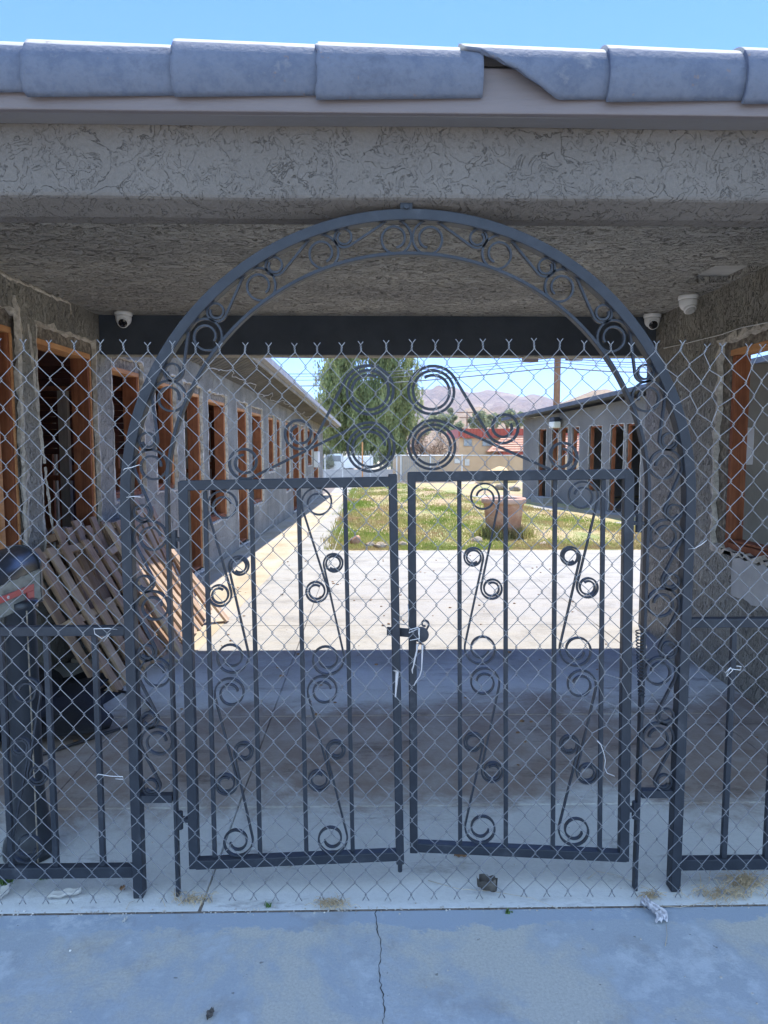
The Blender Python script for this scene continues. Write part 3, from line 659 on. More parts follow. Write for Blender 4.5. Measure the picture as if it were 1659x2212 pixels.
# notice sheet standing outside behind the opening
pp = onY(1597, 965, 6.6)
nb_ = thing('notice_board', 'red and white sign seen through the right window gap', 'sign', (pp.x, 6.6, 0))
MB().box(pp.x-.35, pp.x+.12, 6.6, 6.62, 1.12, 1.85).build('panel', 'white', nb_)
mb = MB()
for i in range(4): mb.box(pp.x-.33, pp.x+.10, 6.594, 6.599, 1.75-i*.17-.05, 1.75-i*.17)
mb.build('red_stripe', 'red_flag', nb_)
MB().box(pp.x-.14, pp.x-.1, 6.621, 6.66, 0, 1.8).build('post', 'steel_bg', nb_)

# ================================================================== FAR RIGHT BUILDING (angled)
rb = thing('courtyard_house', 'low grey stucco house standing at an angle on the right of the lawn', 'building', tuple(RB))
def cross_a(px):   # distance along the wall at image column px
    d = ray(px, 1000); # solve CAM.xy + d.xy*t = RB + RD*a
    det = d.x*(-RD.y)-d.y*(-RD.x); t_ = (RB.x*(-RD.y)-RB.y*(-RD.x))/det
    a_ = (d.x*RB.y-d.y*RB.x)/det
    return a_
def cx8(x): return (2000+x/2.37)/1.8517
ros = []
for (xa, xb, z0) in ((362, 436, .06), (487, 552, .06), (572, 637, .98), (678, 745, .98), (838, 960, .5), (1040, 1165, .06), (1192, 1330, .06)):
    ros.append((abs(cross_a(cx8(xa))), abs(cross_a(cx8(xb))), z0))
LEN = 12.0; hh = []; 
for (a, b_, z0) in ros: hh.append(jag(a, b_, z0, 2.13, .1, .015))
def wallmap(vs, out): return [rp(u, out+w_, v_) for u, v_, w_ in vs]
def rtop(a): return 2.44+.045*a
vs, fs = plate([(0, 0), (LEN, 0), (LEN, rtop(LEN)), (0, rtop(0))], hh, .04)
MB().add(wallmap(vs, -.02), fs).build('stucco_wall', 'stucco_right', rb)
robox_late = True
def robox(a0, a1, o0, o1, z0, z1, mb=None):
    mb = mb or MB(); P = [rp(a0, o0, z0), rp(a1, o0, z0), rp(a1, o1, z0), rp(a0, o1, z0), rp(a0, o0, z1), rp(a1, o0, z1), rp(a1, o1, z1), rp(a0, o1, z1)]
    return mb.add(P, [(0, 3, 2, 1), (4, 5, 6, 7), (0, 1, 5, 4), (1, 2, 6, 5), (2, 3, 7, 6), (3, 0, 4, 7)])
robox(0, LEN, -4.2, -4.16, 0, 2.6).build('rear_wall', 'dark_wood', rb)
def end_out(a_):   # how far in a sight line through the wall at a_ meets the end wall
    P = rp(a_, 0, 0); d = Vector((P.x, P.y, 0)).normalized(); t_ = -a_/(d.x*RD.x+d.y*RD.y); return -(d.x*RN.x+d.y*RN.y)*t_
e0, e1 = end_out(ros[2][0]+.0), end_out(ros[3][1])
print('END', ros, e0, e1)
vs, fs = plate([(.042, 0), (4.2, 0), (4.2, 2.45), (.042, 2.45)], [jag(min(e0, e1)-.15, max(e0, e1)+.15, .8, 2.05, .1, .01)], .04)
MB().add([rp(.02+w_, -u, v_) for u, v_, w_ in vs], fs).build('end_wall', 'stucco_right', rb)
for k, (a, b_, z0) in enumerate(ros):
    mb = MB(); robox(a, a+.04, -.125, -.045, z0, 2.13, mb); robox(b_-.04, b_, -.125, -.045, z0, 2.13, mb); robox(a, b_, -.125, -.045, 2.09, 2.135, mb)
    mb.build('window_frame', 'redwood', rb)
    P = hh[k]; vs = []
    for (u, v_) in P:
        cu = (a+b_)/2; s_ = 1 if u > cu else -1; vs += [rp(u, -.02, v_), rp(u, .006, v_), rp(u+s_*rr.uniform(.005, .03), .003, v_+(rr.uniform(.0, .03) if v_ > 2.05 else 0))]
    n_ = len(P); MB().add(vs, [f for i in range(n_) for f in ((i*3, ((i+1) % n_)*3, ((i+1) % n_)*3+1, i*3+1), (i*3+1, ((i+1) % n_)*3+1, ((i+1) % n_)*3+2, i*3+2))]).build('broken_edge', 'raw', rb)
mb = MB(); a = 4.5; robox(4.4, LEN, -1.9, -1.8, 0, .05, mb)
while a < LEN: 
    if True: robox(a, a+.04, -1.9, -1.8, 0, 2.5, mb)
    a += .41
mb.build('inner_stud', 'redwood', rb)
robox(0, LEN, -4.2, -.04, -.02, .03).build('floor', 'dirt', rb)
robox(0, LEN, -4.2, -.04, 2.46, 2.48).build('ceiling_boards', 'dark_wood', rb)
mb = MB(); A0, A1 = -.75, LEN
def rz(a): return 2.47+.052*a
P = []
for a in (A0, A1):
    for o_, dz in ((.42, 0), (.42, .1), (.0, .16), (-4.6, .75), (-4.6, .65), (.0, .02)): P.append(rp(a, o_, rz(a)+dz))
mb.add(P, [(k, (k+1) % 6, 6+(k+1) % 6, 6+k) for k in range(6)]+[tuple(range(5, -1, -1)), tuple(range(6, 12))])
mb.build('roof', 'roof_edge', rb)
# wall lamp
aL = abs(cross_a(cx8(570))); p = rp(aL, .12, 2.2)
wl = thing('wall_lamp', 'white flood lamp under the eave of the angled house', 'lamp', tuple(p))
q = rp(aL, 0, 2.36); MB().tube([q, rp(aL, .16, 2.36)], .03, 8).build('bracket', 'iron', wl)
mb = MB(); robox(aL-.14, aL+.14, .1, .28, 2.3, 2.42, mb); mb.build('housing', 'iron', wl, bevel=.02)
mb = MB(); robox(aL-.15, aL+.15, .08, .3, 2.12, 2.297, mb); mb.build('lamp_cover', 'lamp_lens', wl, bevel=.03)
robox(1.0, 1.9, .12, .5, .031, .2).build('x', 'patch') if False else None
o = robox(1.55, 2.3, .1, .45, .031, .2).build('doorstep', 'court'); tag(o, 'low concrete step in front of the angled house', 'step')
# ================================================================== IRONWORK
YG = 2.31
NG = Vector((0, 1, 0))
def gp(px, py): return onY(px, py, YG)
# arch frame
ga = thing('gate_arch', 'black iron archway frame with scroll filled band around the double gate', 'gate arch', (0, YG, 0))
xl = (gp(275, 1080).x+gp(302, 1925).x)/2; xr = (gp(1479, 1080).x+gp(1462, 1925).x)/2
XC = (xl+xr)/2; RO = (xr-xl)/2; ZA = gp(877, 467).z-RO      # bar centre line
ZA = gp(877, 467).z-RO
BW = .034
pts = [(xl, YG, 0)]+[(xl, YG, ZA*i/6) for i in range(1, 6)]+[(XC-RO*math.cos(a), YG, ZA+RO*math.sin(a)) for a in [math.pi*i/72 for i in range(73)]]+[(xr, YG, ZA*(6-i)/6) for i in range(1, 7)]
pts[-1] = (xr, YG, 0)
MB().sweep(pts, NG, BW, .045).build('outer_frame', 'iron', ga, bevel=.003)
xil = (gp(358, 1055).x+gp(388, 1925).x)/2; xir = (gp(1394, 1055).x+gp(1377, 1925).x)/2
RI = (xir-xil)/2; XI = (xil+xir)/2; TI = .011
ZI = gp(877, 549).z-RI
pts = [(xil, YG, 0), (xil, YG, ZI*.5)]+[(XI-RI*math.cos(a), YG, ZI+RI*math.sin(a)) for a in [math.pi*i/72 for i in range(73)]]+[(xir, YG, ZI*.5), (xir, YG, 0)]
MB().sweep(pts, NG, TI, .03).build('inner_band', 'iron', ga, bevel=.002)
zb = gp(340, 1722).z
for s_, x0, x1 in ((-1, xl, xil), (1, xir, xr)):
    MB().box(min(x0, x1)+.01, max(x0, x1)-.01, YG-.014, YG+.014, zb-.014, zb+.012).build('cross_bar', 'iron', ga)
# bracket at the crown
bx = gp(877, 440)
MB().box(bx.x-.02, bx.x+.02, YG-.02, YG+.02, ZA+RO+.015, 2.337).build('bracket', 'iron', ga, bevel=.003)
MB().tube([(bx.x, YG-.03, 2.318), (bx.x, YG-.015, 2.318)], .008, 8).build('bolt', 'iron', ga)
# scrolls in the band
PXM = YG/F*1.0
RM = (RO+RI)/2; gap_in = RI+TI/2; gap_out = RO-BW/2; wid = gap_out-gap_in
def band(u, v_, side):
    """u metres along the band from the crown, v_ metres outwards from the inner band"""
    qa = RM*math.pi/2
    if u < qa:
        a = u/RM; r_ = gap_in+v_; cx_ = XC; cz_ = ZA+(ZI-ZA)*.5
        return Vector((cx_+side*r_*math.sin(a), YG, cz_+r_*math.cos(a)))
    return Vector((XC+side*(gap_in+v_), YG, ZA+(ZI-ZA)*.5-(u-qa)))
mpx = RO/600.0
for side in (-1, 1):
    for k in range(10):
        ub = (36+151*k)*mpx; us = ub+101*mpx; r1 = wid*.535; r2 = wid*.29
        jb = rr.uniform(-.004, .004)
        # local frame: x = v (outward), y = -u (so u grows downwards)
        P = scroll((wid*.455, -ub+jb), r1, r1*.46, 1.55, -1, (wid-r2*1.0, -us), r2, r2*.55, 1.5, 1)
        if band(us+r2, 0, side).z < zb: 
            if band(us, 0, side).z < zb+.012: continue
        MB().sweep([band(-y_, x_, side) for x_, y_ in P], NG, .0068, .013).build('scroll', 'iron', ga)
# gate leaves --------------------------------------------------
def leaf(name, label, ha, ca, stile_h, stile_c, toprail, botrail, bars, coils, crown, hinge, mirror):
    """ha/ca = (px, Y) of hinge and closing side"""
    A = onY(ha[0], 1400, ha[1]); B = onY(ca[0], 1400, ca[1]); D = Vector((B.x-A.x, B.y-A.y, 0)).normalized(); N = Vector((-D.y, D.x, 0))
    def q(px, py): d = ray(px, py); return CAM+d*((A-CAM).dot(N)/d.dot(N))
    root = thing(name, label, 'gate', (A.x, A.y, 0))
    for (xt, yt, xb, yb, w_), nm in ((stile_h, 'hinge_stile'), (stile_c, 'closing_stile')):
        MB().sweep([q(xt, yt), q(xb, yb)], N, w_, .036).build(nm, 'iron', root, bevel=.003)
    for (xa, ya, xb, yb), nm in ((toprail, 'top_rail'), (botrail, 'bottom_rail')):
        MB().sweep([q(xa, ya), q(xb, yb)], N, .033, .034).build(nm, 'iron', root, bevel=.003)
    for (xt, yt, xb, yb) in bars:
        MB().sweep([q(xt, yt), q(xb, yb)], N, .0145, .0145).build('bar', 'iron', root, bevel=.0015)
    for (T, S1, S2, Bc) in coils:
        # T top coil, S1 upper small coil, S2 lower small coil, Bc bottom coil ; y flipped for maths
        s = 1 if not mirror else -1
        f = lambda c: (c[0], -c[1])
        P1 = scroll(f(T), T[2], T[2]*.46, 1.5, s, f(S2), S2[2]*1.1, S2[2]*.55, 1.9, -s)
        P2 = scroll(f(S1), S1[2], S1[2]*.55, 1.9, s, f(Bc), Bc[2]*1.05, Bc[2]*.45, 1.5, -s)
        for P in (P1, P2): MB().sweep([q(x_, -y_) for x_, y_ in P], N, .0062, .0125).build('scroll', 'iron', root)
    for (A_, B_, sA, sB, nA, nB) in crown:
        P = scroll((A_[0], -A_[1]), A_[2], A_[2]*.6, nA, sA, (B_[0], -B_[1]), B_[2]*1.1, B_[2]*.5, nB*1.3, sB)
        MB().sweep([q(x_, -y_) for x_, y_ in P], N, .0088, .0135).build('crown_scroll', 'iron', root)
    for (hx, hy, dx_) in hinge:
        p = q(hx, hy); h_ = MB(); h_.box(p.x-.03, p.x+.03, p.y-.012, p.y+.012, p.z-.006, p.z+.006); h_.tube([p+Vector((dx_, -.005, -.03)), p+Vector((dx_, -.005, .03))], .011, 10)
        h_.build('hinge', 'iron', root)
    return root, q, N
L1 = [((483, 1093, 36), (517, 1223, 23), (474, 1285, 24), (500, 1419, 36)), ((687, 1086, 36), (721, 1217, 22), (683, 1277, 23), (706, 1423, 36)),
      ((498, 1497, 35), (527, 1624, 22), (488, 1692, 23), (512, 1817, 33)), ((699, 1492, 35), (726, 1620, 22), (688, 1684, 23), (716, 1811, 33))]
gl, ql, NL = leaf('gate_leaf', 'left leaf of the double iron gate, held by the wire tie and latch', (398, 2.31), (850, 2.325),
    (397, 1040, 421, 1872, .033), (848, 1024, 864, 1862, .028), (390, 1049, 856, 1040), (424, 1864, 866, 1845),
    [(443, 1060, 464, 1850), (543, 1056, 562, 1846), (645, 1053, 662, 1842), (745, 1050, 762, 1838)], L1,
    [((797, 845, 57), (647, 936, 33), 1, -1, 2.25, 1.25), ((799, 968, 56), (528, 999, 33), 1, -1, 2.3, 1.2)],
    [(385, 1165, -.012), (397, 1770, -.012)], False)
L2 = [((1045, 1075, 34), (1022, 1204, 22), (1063, 1271, 22), (1040, 1401, 35)), ((1257, 1072, 35), (1231, 1202, 22), (1270, 1268, 22), (1246, 1404, 36)),
      ((1045, 1474, 34), (1022, 1604, 22), (1064, 1666, 22), (1040, 1788, 34)), ((1254, 1479, 34), (1229, 1609, 22), (1269, 1669, 22), (1242, 1793, 34))]
gr, qr, NR = leaf('gate_leaf', 'right leaf of the double iron gate, the one with the coil spring', (1353, 2.31), (890, 2.36),
    (1357, 1022, 1346, 1856, .033), (889, 1020, 894, 1838, .028), (882, 1030, 1364, 1024), (886, 1826, 1352, 1848),
    [(992, 1034, 994, 1830), (1092, 1032, 1092.5, 1834), (1199, 1030, 1194, 1838), (1303, 1028, 1295, 1843)], L2,
    [((934, 845, 56), (1088, 923, 33), -1, 1, 2.25, 1.15), ((935, 963, 56), (1214, 986, 33), -1, 1, 2.3, 1.2)],
    [(1370, 1130, .014), (1362, 1748, .014)], True)
p = ql(864, 1850); MB().tube([p+Vector((0, 0, .02)), ql(864, 1882)], .008, 8).build('drop_bolt', 'iron', gl)
# latch across the meeting stiles
la = MB(); a = ql(836, 1368)+Vector((0, .03, 0)); b_ = qr(905, 1364)+Vector((0, -.03, 0))
la.sweep([a, b_], (0, 1, 0), .03, .008)
lt = la.build('latch', 'iron', gr, bevel=.002)
dc = qr(908, 1366)+Vector((0, -.036, 0)); MB().tube([dc, dc+Vector((0, .012, 0))], .027, 20).build('latch_disc', 'iron', lt, bevel=.002)
P = scroll((916, -1343), 9, 4, .9, -1, (905, -1378), 3, 2, .1, -1); MB().sweep([qr(x_, -y_)+Vector((0, -.03, 0)) for x_, y_ in P], (0, 1, 0), .006, .006).build('latch_curl', 'iron', lt)
P = coil((906, -1392), 9, 9, 1, 0, 1, 20); MB().tube([qr(x_, -y_)+Vector((0, -.04, 0)) for x_, y_ in P], .0035, 6).build('latch_ring', 'rust', lt)
# spring
P = []; a = qr(1364, 1358)+Vector((.018, -.02, 0)); b_ = gp(1381, 1500)+Vector((0, -.02, 0))
for i in range(20*12+1):
    f = i/240; c = a.lerp(b_, f); P.append(c+Vector((.0105*math.cos(i*math.pi/6), .0105*math.sin(i*math.pi/6), 0)))
MB().tube(P, .0022, 5).build('closer_spring', 'iron', gr, smooth=True)
MB().tube([b_, b_+Vector((.004, 0, -.04))], .008, 8).build('spring_hook', 'iron', gr)
# side panels --------------------------------------------------
def panel(label, x0, x1, ytop, ybot, pxs, coils):
    r_ = thing('fence_panel', label, 'fence', (x0 if x0 > 0 else x1, YG, 0), 'iron side panels beside the gate arch')
    zt = gp(*ytop).z; zb_ = gp(*ybot).z
    MB().box(x0, x1, YG-.016, YG+.016, zt-.016, zt+.016).build('top_rail', 'iron', r_, bevel=.003)
    MB().box(x0, x1, YG-.016, YG+.016, zb_-.02, zb_+.02).build('bottom_rail', 'iron', r_, bevel=.003)
    for x_ in pxs: MB().box(x_-.009, x_+.009, YG-.009, YG+.009, zb_+.02, zt-.016).build('bar', 'iron', r_, bevel=.0015)
    for (T, S1, S2, Bc) in coils:
        f = lambda c: (c[0], -c[1])
        for P in (scroll(f(T), T[2], T[2]*.46, 1.5, -1, f(S2), S2[2]*1.1, S2[2]*.55, 1.9, 1), scroll(f(S1), S1[2], S1[2]*.55, 1.9, -1, f(Bc), Bc[2], Bc[2]*.45, 1.5, 1)):
            MB().sweep([gp(x_, -y_) for x_, y_ in P], NG, .006, .0125).build('scroll', 'iron', r_)
    return r_
bl = [gp(12, 1600).x, gp(110, 1600).x, gp(213, 1600).x]; st_ = .152
panel('iron side panel with one scroll left of the arch, before the mailbox', XL+.02, xl-BW/2, (140, 1362), (140, 1881), bl+[bl[0]-st_*k for k in range(1, 6)],
      [((57, 1493, 32), (44, 1613, 21), (83, 1673, 21), (60, 1830, 36))])
br = gp(1574, 1600).x
panel('iron side panel of plain bars right of the arch', xr+BW/2, XR-.02, (1570, 1344), (1570, 1863), [br+st_*k for k in range(0, 7)], [])
# chain link ---------------------------------------------------
YF = 2.245
WP = (onY(1414, 760, YF).x-onY(51.3, 760, YF).x)/26; X0 = onY(51.3, 760, YF).x
ZT = onY(800, 757, YF).z; HP = .0905/2; NR_ = int((ZT-.02)/HP); NR_ = 40; HP = (ZT-.035)/NR_
tops = [51.3, 106, 160, 215, 266.6, 318.5, 370, 421, 473, 527, 580, 634.6, 686, 736, 782, 834.9, 888, 940, 989, 1043, 1097.5, 1153, 1207, 1260, 1318, 1361.6, 1414, 1465.6, 1517, 1557.5, 1613, 1640]
def topx(i):
    if 0 <= i < len(tops): return onY(tops[i], 757, YF).x
    return X0+WP*i if i < 0 else onY(1640, 757, YF).x+WP*(i-31)
def node(i2, j):   # i2 = half-column index, j = row; real fences sag and get pulled about
    x = X0+WP*i2/2; z = ZT-HP*j; f = math.exp(-j/5.0)
    i_ = i2/2; xt = topx(math.floor(i_)) if i2 % 2 == 0 else (topx(math.floor(i_))+topx(math.floor(i_)+1))/2
    x = x*(1-f)+xt*f
    q = Vector((x*1.1, z*1.1, 5)); 
    x += .016*noise.noise(q)+.0045*noise.noise(Vector((x*14, z*14, 1)))-.006*(1-z/1.9)
    z += .018*noise.noise(q+Vector((9, 0, 0)))+.0045*noise.noise(Vector((x*14, z*14, 8)))
    # pulled out of shape near the top right
    d2 = ((x-1.05)/.16)**2+((z-1.72)/.13)**2; e = math.exp(-d2); x += .012*e*math.sin(z*55); z += -.010*e*math.cos(x*47)
    d2 = ((x-.78)/.1)**2+((z-.72)/.14)**2; e = math.exp(-d2); x += .014*e*math.sin(z*60); z += .012*e*math.cos(x*60)
    y = YF+.012*noise.noise(Vector((x*.8, z*.8, 2)))
    if j > NR_-6: y -= .004*(j-NR_+6)*0
    return Vector((x, y, z))
cf = thing('chain_link_fence', 'bare galvanised chain link mesh tied across the front of the iron gate', 'fence', (0, YF, 0))
mesh = MB()
for c_ in range(-8, 74):
    P = []
    for j in range(NR_+1):
        k_ = (j+c_) % 2; i2 = c_+k_; p = node(i2, j); s_ = -1 if k_ else 1
        # hooks: each wire turns around its neighbour, passing front to back
        o_ = Vector((s_*.0032, 0, 0)) 
        if j == 0: P += [p+Vector((0, 0, 0))]
        else:
            P += [p+o_*(-1)+Vector((s_*.004, -.0022, .0052)), p+Vector((-s_*.0032, 0, 0)), p+Vector((s_*.0008, .0022, -.0052))]
    mesh.tube(P, .00135, 5, cap=False)
    # twisted top knuckle: two wires twist and flare
    if c_ % 2 or c_ > 66: continue
    p = node(c_, 0); tw = rr.uniform(0, 3); ln = .022+rr.uniform(-.003, .003); kx = rr.uniform(-.003, .003)
    if c_ > 52: kx = rr.uniform(-.001, .014)
    for h_ in (0, 1):
        Q = []
        for i in range(11):
            f = i/10; a = h_*math.pi+tw+f*math.pi*2.6; Q.append(p+Vector((.0022*math.cos(a)+kx*f, .0022*math.sin(a), ln*f-.002)))
        e = 1 if h_ else -1; Q += [Q[-1]+Vector((e*.004, 0, .005)), Q[-1]+Vector((e*.0085, 0, .0105))]
        mesh.tube(Q, .00155, 5)
    p = node(c_+(NR_ % 2), NR_)
    for e in (-1, 1): mesh.tube([p+Vector((0, 0, .004)), p+Vector((e*.003, 0, -.008)), p+Vector((e*.011, -.002, -.02))], .0015, 5)
mesh.build('wire_mesh', 'wire', cf, smooth=True)
def tie(label, pts, mt='wire_bright', r=.0014, yo=-.008):
    P = [onY(x_, y_, YF)+Vector((0, yo+dy, 0)) for x_, y_, dy in pts]
    tag(MB().tube(P, r, 6).build('wire_tie', mt, smooth=True), label, 'wire tie', 'wire ties on the chain link')
tie('bright hooked wire tie low on the left, beside the thick post foot', [(208, 1677, 0), (214, 1670, 0), (240, 1674, 0), (267, 1675, 0), (268, 1681, 0), (250, 1681, .004)])
tie('bent wire tie at the left panel top rail', [(250, 1362, .02), (236, 1356, 0), (205, 1357, 0), (207, 1368, 0), (222, 1378, 0), (240, 1366, 0), (226, 1384, 0)])
tie('short wire tie on the left arch post high up', [(268, 1016, .0), (272, 1012, 0), (285, 1010, 0), (302, 1004, 0), (304, 1006, .01)])
tie('small wire tie at left arch post, level with the gate top', [(275, 1074, 0), (290, 1072, 0), (304, 1073, 0), (306, 1077, .01)])
tie('wire tie sticking out beside the right arch post', [(1490, 1187, .02), (1498, 1184, 0), (1512, 1176, 0), (1524, 1166, 0)])
tie('looped wire tie on the far right panel bar', [(1564, 1452, 0), (1576, 1440, 0), (1580, 1446, 0), (1566, 1460, 0), (1577, 1445, .01), (1597, 1446, 0), (1598, 1438, 0), (1588, 1437, 0)])
tie('curled loose wire end on the right gate leaf', [(1288, 1598, 0), (1296, 1606, 0), (1302, 1622, 0), (1306, 1640, 0), (1304, 1655, 0), (1310, 1668, 0), (1326, 1674, 0)])
tie('thin wire loop hanging between the two gate leaves', [(850, 1334, 0), (862, 1346, 0), (873, 1348, 0), (882, 1340, 0), (883, 1326, 0), (881, 1304, 0)], 'wire')
tie('white wire binding wound around the gate latch', [(884, 1378, 0), (905, 1374, 0), (903, 1364, 0), (902, 1350, 0), (884, 1355, 0), (882, 1362, .0), (905, 1352, 0), (903, 1390, 0)], 'wire_bright', .0014, -.03)
def rag(label, pts, w0, yo):
    vs = []; n_ = len(pts)
    for i, (x_, y_) in enumerate(pts):
        p = onY(x_, y_, YF)+Vector((0, yo+.004*math.sin(i*1.7), 0)); w_ = w0*(1-.6*i/n_)*rr.uniform(.7, 1.2)
        vs += [p+Vector((-w_, 0, 0)), p+Vector((0, -.004, 0)), p+Vector((w_, 0, 0)), p+Vector((0, .004, 0))]
    tag(MB().add(vs, [(i*4+k, i*4+(k+1) % 4, i*4+4+(k+1) % 4, i*4+4+k) for i in range(n_-1) for k in range(4)]).build('cloth_strip', 'cloth', smooth=True), label, 'cloth strip', 'frayed cloth strips on the gate')
rag('frayed white cloth strip, the longer one hanging under the latch', [(911, 1388), (911, 1400), (910, 1420), (909, 1440), (905, 1455), (897, 1467), (893, 1474)], .0035, -.03)
rag('frayed white cloth strip, the short twisted one under the latch', [(900, 1385), (899, 1400), (895, 1415), (892, 1430), (889, 1440), (890, 1448)], .004, -.034)
rag('white cloth knot tied round the left closing stile below the latch', [(852, 1446), (858, 1450), (857, 1460), (856, 1475), (855, 1490), (854, 1504)], .007, -.01)
# ================================================================== SECURITY CAMERAS
def dome(label, px, pyt, Y, aim, first=[None]):
    p = onY(px, pyt, Y); loc = (p.x, Y, ZC)
    r_ = thing('security_camera', label, 'camera', loc, 'dome cameras on the passage ceiling')
    MB().lathe([(.066, 0), (.068, -.006), (.068, -.026), (.062, -.03)], n=28).build('base', 'white', r_, smooth=True, local=True)
    prof = [(.061, -.03)]+[(.061*math.cos(a)**.75, -.045-.062*math.sin(a)) for a in [i*math.pi/2/9 for i in range(9)]]+[(.004, -.107)]
    MB().lathe(prof, n=28).build('shell', 'white', r_, smooth=True, local=True)
    d = Vector(aim).normalized(); c = Vector((0, 0, -.063))
    MB().tube([c+d*.012, c+d*.05, c+d*.056], [.043, .043, .038], 24).build('collar', 'white', r_, smooth=False, local=True)
    MB().tube([c+d*.0562, c+d*.061, c+d*.067], [.034, .034, .022], 24).build('lens', 'lens' if aim[2] > -.75 else 'patch', r_, local=True)
dome('white dome camera at the left end of the dark rear beam', 267, 690, 5.66, (.15, -.8, -.52))
dome('white dome camera at the right end of the dark rear beam', 1409, 690, 5.66, (-.15, -.8, -.5))
dome('white dome camera nearest, on the ceiling above the right wall', 1487, 640, 4.98, (.1, -.55, -.85))
# ================================================================== MAILBOX
mpos = onZ(52, 1838, 0); mY = 2.58
mx = onY(52, 1500, mY).x
mbx = thing('mailbox', 'black arched mailbox with red flag on a thick black post, far left', 'mailbox', (mx, mY, 0))
MB().lathe([(.098, 0), (.1, .03), (.094, .06), (.08, .085), (.07, .13), (.06, .2), (.054, .3), (.054, .95), (.062, .96), (.062, .985)], c=(mx, mY, 0), n=28).build('post', 'mail_black', mbx, smooth=True)
# body: arched section running away from the viewer, its long side and flag facing the passage
MX, MY0, MY1, MZ = -1.305, 2.37, 2.74, .952
prof = [(0, 0), (0, .135)]+[(-.085+.085*math.cos(t_), .135+.085*math.sin(t_)) for t_ in [math.pi*i/16 for i in range(1, 16)]]+[(-.17, .135), (-.17, 0)]
def ext(prof, y0, y1, dx=0, dz=0):
    n_ = len(prof); vs = [(MX+dx+c, y0, MZ+dz+z) for c, z in prof]+[(MX+dx+c, y1, MZ+dz+z) for c, z in prof]
    return vs, [(i, (i+1) % n_, n_+(i+1) % n_, n_+i) for i in range(n_)]+[tuple(range(n_-1, -1, -1)), tuple(range(n_, 2*n_))]
vs, fs = ext(prof, MY0, MY1); o = MB().add(vs, fs).build('body', 'mail_black', mbx); o.data.polygons.foreach_set('use_smooth', [abs(p_.normal.y) < .5 for p_ in o.data.polygons]); md = o.modifiers.new('b', 'BEVEL'); md.width = .002; md.limit_method = 'ANGLE'
pr2 = [(c*1.05+.004, z*1.03-.003) for c, z in prof]
for y0, y1, nm in ((MY1-.012, MY1+.004, 'rear_rim'), (MY0-.004, MY0+.012, 'door')):
    vs, fs = ext(pr2, y0, y1); MB().add(vs, fs).build(nm, 'mail_black', mbx, bevel=.001)
MT['greyish'] = simple('beige_mailbox_panel', [(.3, (.2, .2, .17)), (.5, (.33, .32, .27)), (.75, (.42, .4, .34))], 14, (1, 1, 2), .85)  # paler tone for the lower part of the mailbox's long side
q_ = [(MX+.002, MY0+.014, MZ+.004), (MX+.002, MY1-.014, MZ+.004), (MX+.002, MY1-.014, MZ+.128)]+[(MX+.002, MY1-.014-(MY1-MY0-.028)*i/12, MZ+.128-.012*i/12+rr.uniform(-.003, .003)) for i in range(1, 13)]
n_ = len(q_); MB().add(q_+[(x_-.0015, y_, z_) for x_, y_, z_ in q_], [tuple(range(n_)), tuple(range(2*n_-1, n_-1, -1))]).build('pale_panel', 'greyish', mbx)
fl = MB().box(MX+.008, MX+.012, MY0+.02, 2.655, 1.012, 1.035).build('flag_arm', 'red_flag', mbx, bevel=.001)
MB().box(MX+.0081, MX+.0121, 2.60, 2.654, .955, 1.0115).build('flag', 'red_flag', fl, bevel=.001)
MB().tube([(MX, 2.46, 1.024), (MX+.016, 2.46, 1.024)], .006, 10).build('pivot', 'steel_bg', fl)
p = onY(65, 1500, mY-.1)
tag(MB().tube([(p.x, mY-.1, 0.), (p.x+.002, mY-.1, .97)], .0028, 6).build('marker_rod', 'lath'), 'thin pale rod standing in front of the mailbox post', 'rod')
# hose and pebbles behind
P = [onZ(*q_, .012) for q_ in ((60, 1640), (150, 1610), (225, 1585), (300, 1560), (330, 1530), (300, 1500), (240, 1490))]
tag(MB().tube(P, .008, 6).build('cable', 'cable', smooth=True), 'black cable lying on the passage floor behind the left panel', 'cable')
# ================================================================== PALLETS
def pallet(label, foot, lean, yaw=0, roll=0, seed=0, mt=('pallet', 'pallet_dark'), L=1.08, Wd=.95):
    r0 = random.Random(seed)
    # local x runs up the slope, y along the wall, z is the outward face
    r_ = thing('pallet', label, 'pallet', foot, 'wooden pallets leaning on the left wall')
    ex = Vector((-math.cos(lean), 0, math.sin(lean))); ey = Vector((0, 1, 0)); ez_ = ex.cross(ey)
    m3 = Matrix((ex, ey, ez_)).transposed(); m3 = Matrix.Rotation(yaw, 3, 'Z') @ m3 @ Matrix.Rotation(roll, 3, 'Z')
    r_.rotation_euler = m3.to_euler()
    ny = 9
    for lay, z in ((0, 0), (1, .105)):
        y = 0
        while y < Wd-.05:
            w_ = r0.uniform(.08, .11); x0 = r0.uniform(-.02, .02); l_ = L*r0.uniform(.96, 1.03) if r0.random() > .12 else L*.55
            th = .018; dz = r0.uniform(0, .006); sk_ = r0.uniform(-.008, .008)
            vs = [(x0, y, z+dz), (x0+l_, y+sk_, z+dz), (x0+l_, y+w_+sk_, z+dz), (x0, y+w_, z+dz)]; vs += [(p[0], p[1], p[2]+th) for p in vs]
            MB().add(vs, [(0, 3, 2, 1), (4, 5, 6, 7), (0, 1, 5, 4), (1, 2, 6, 5), (2, 3, 7, 6), (3, 0, 4, 7)]).build('slat', mt[r0.random() > .5], r_, bevel=.002, local=True)
            y += w_+r0.uniform(.05, .085)
    for x in (.02, L*.48, L-.09):
        MB().box(x, x+.05, -.01, Wd, .024, .104).build('stringer', mt[0], r_, bevel=.002, local=True)
    return r_
pallet('weathered pallet nearest the gate in the left wall stack', (-1.60, 4.32, .0), R(60), R(-4), R(1), 1, Wd=.9)
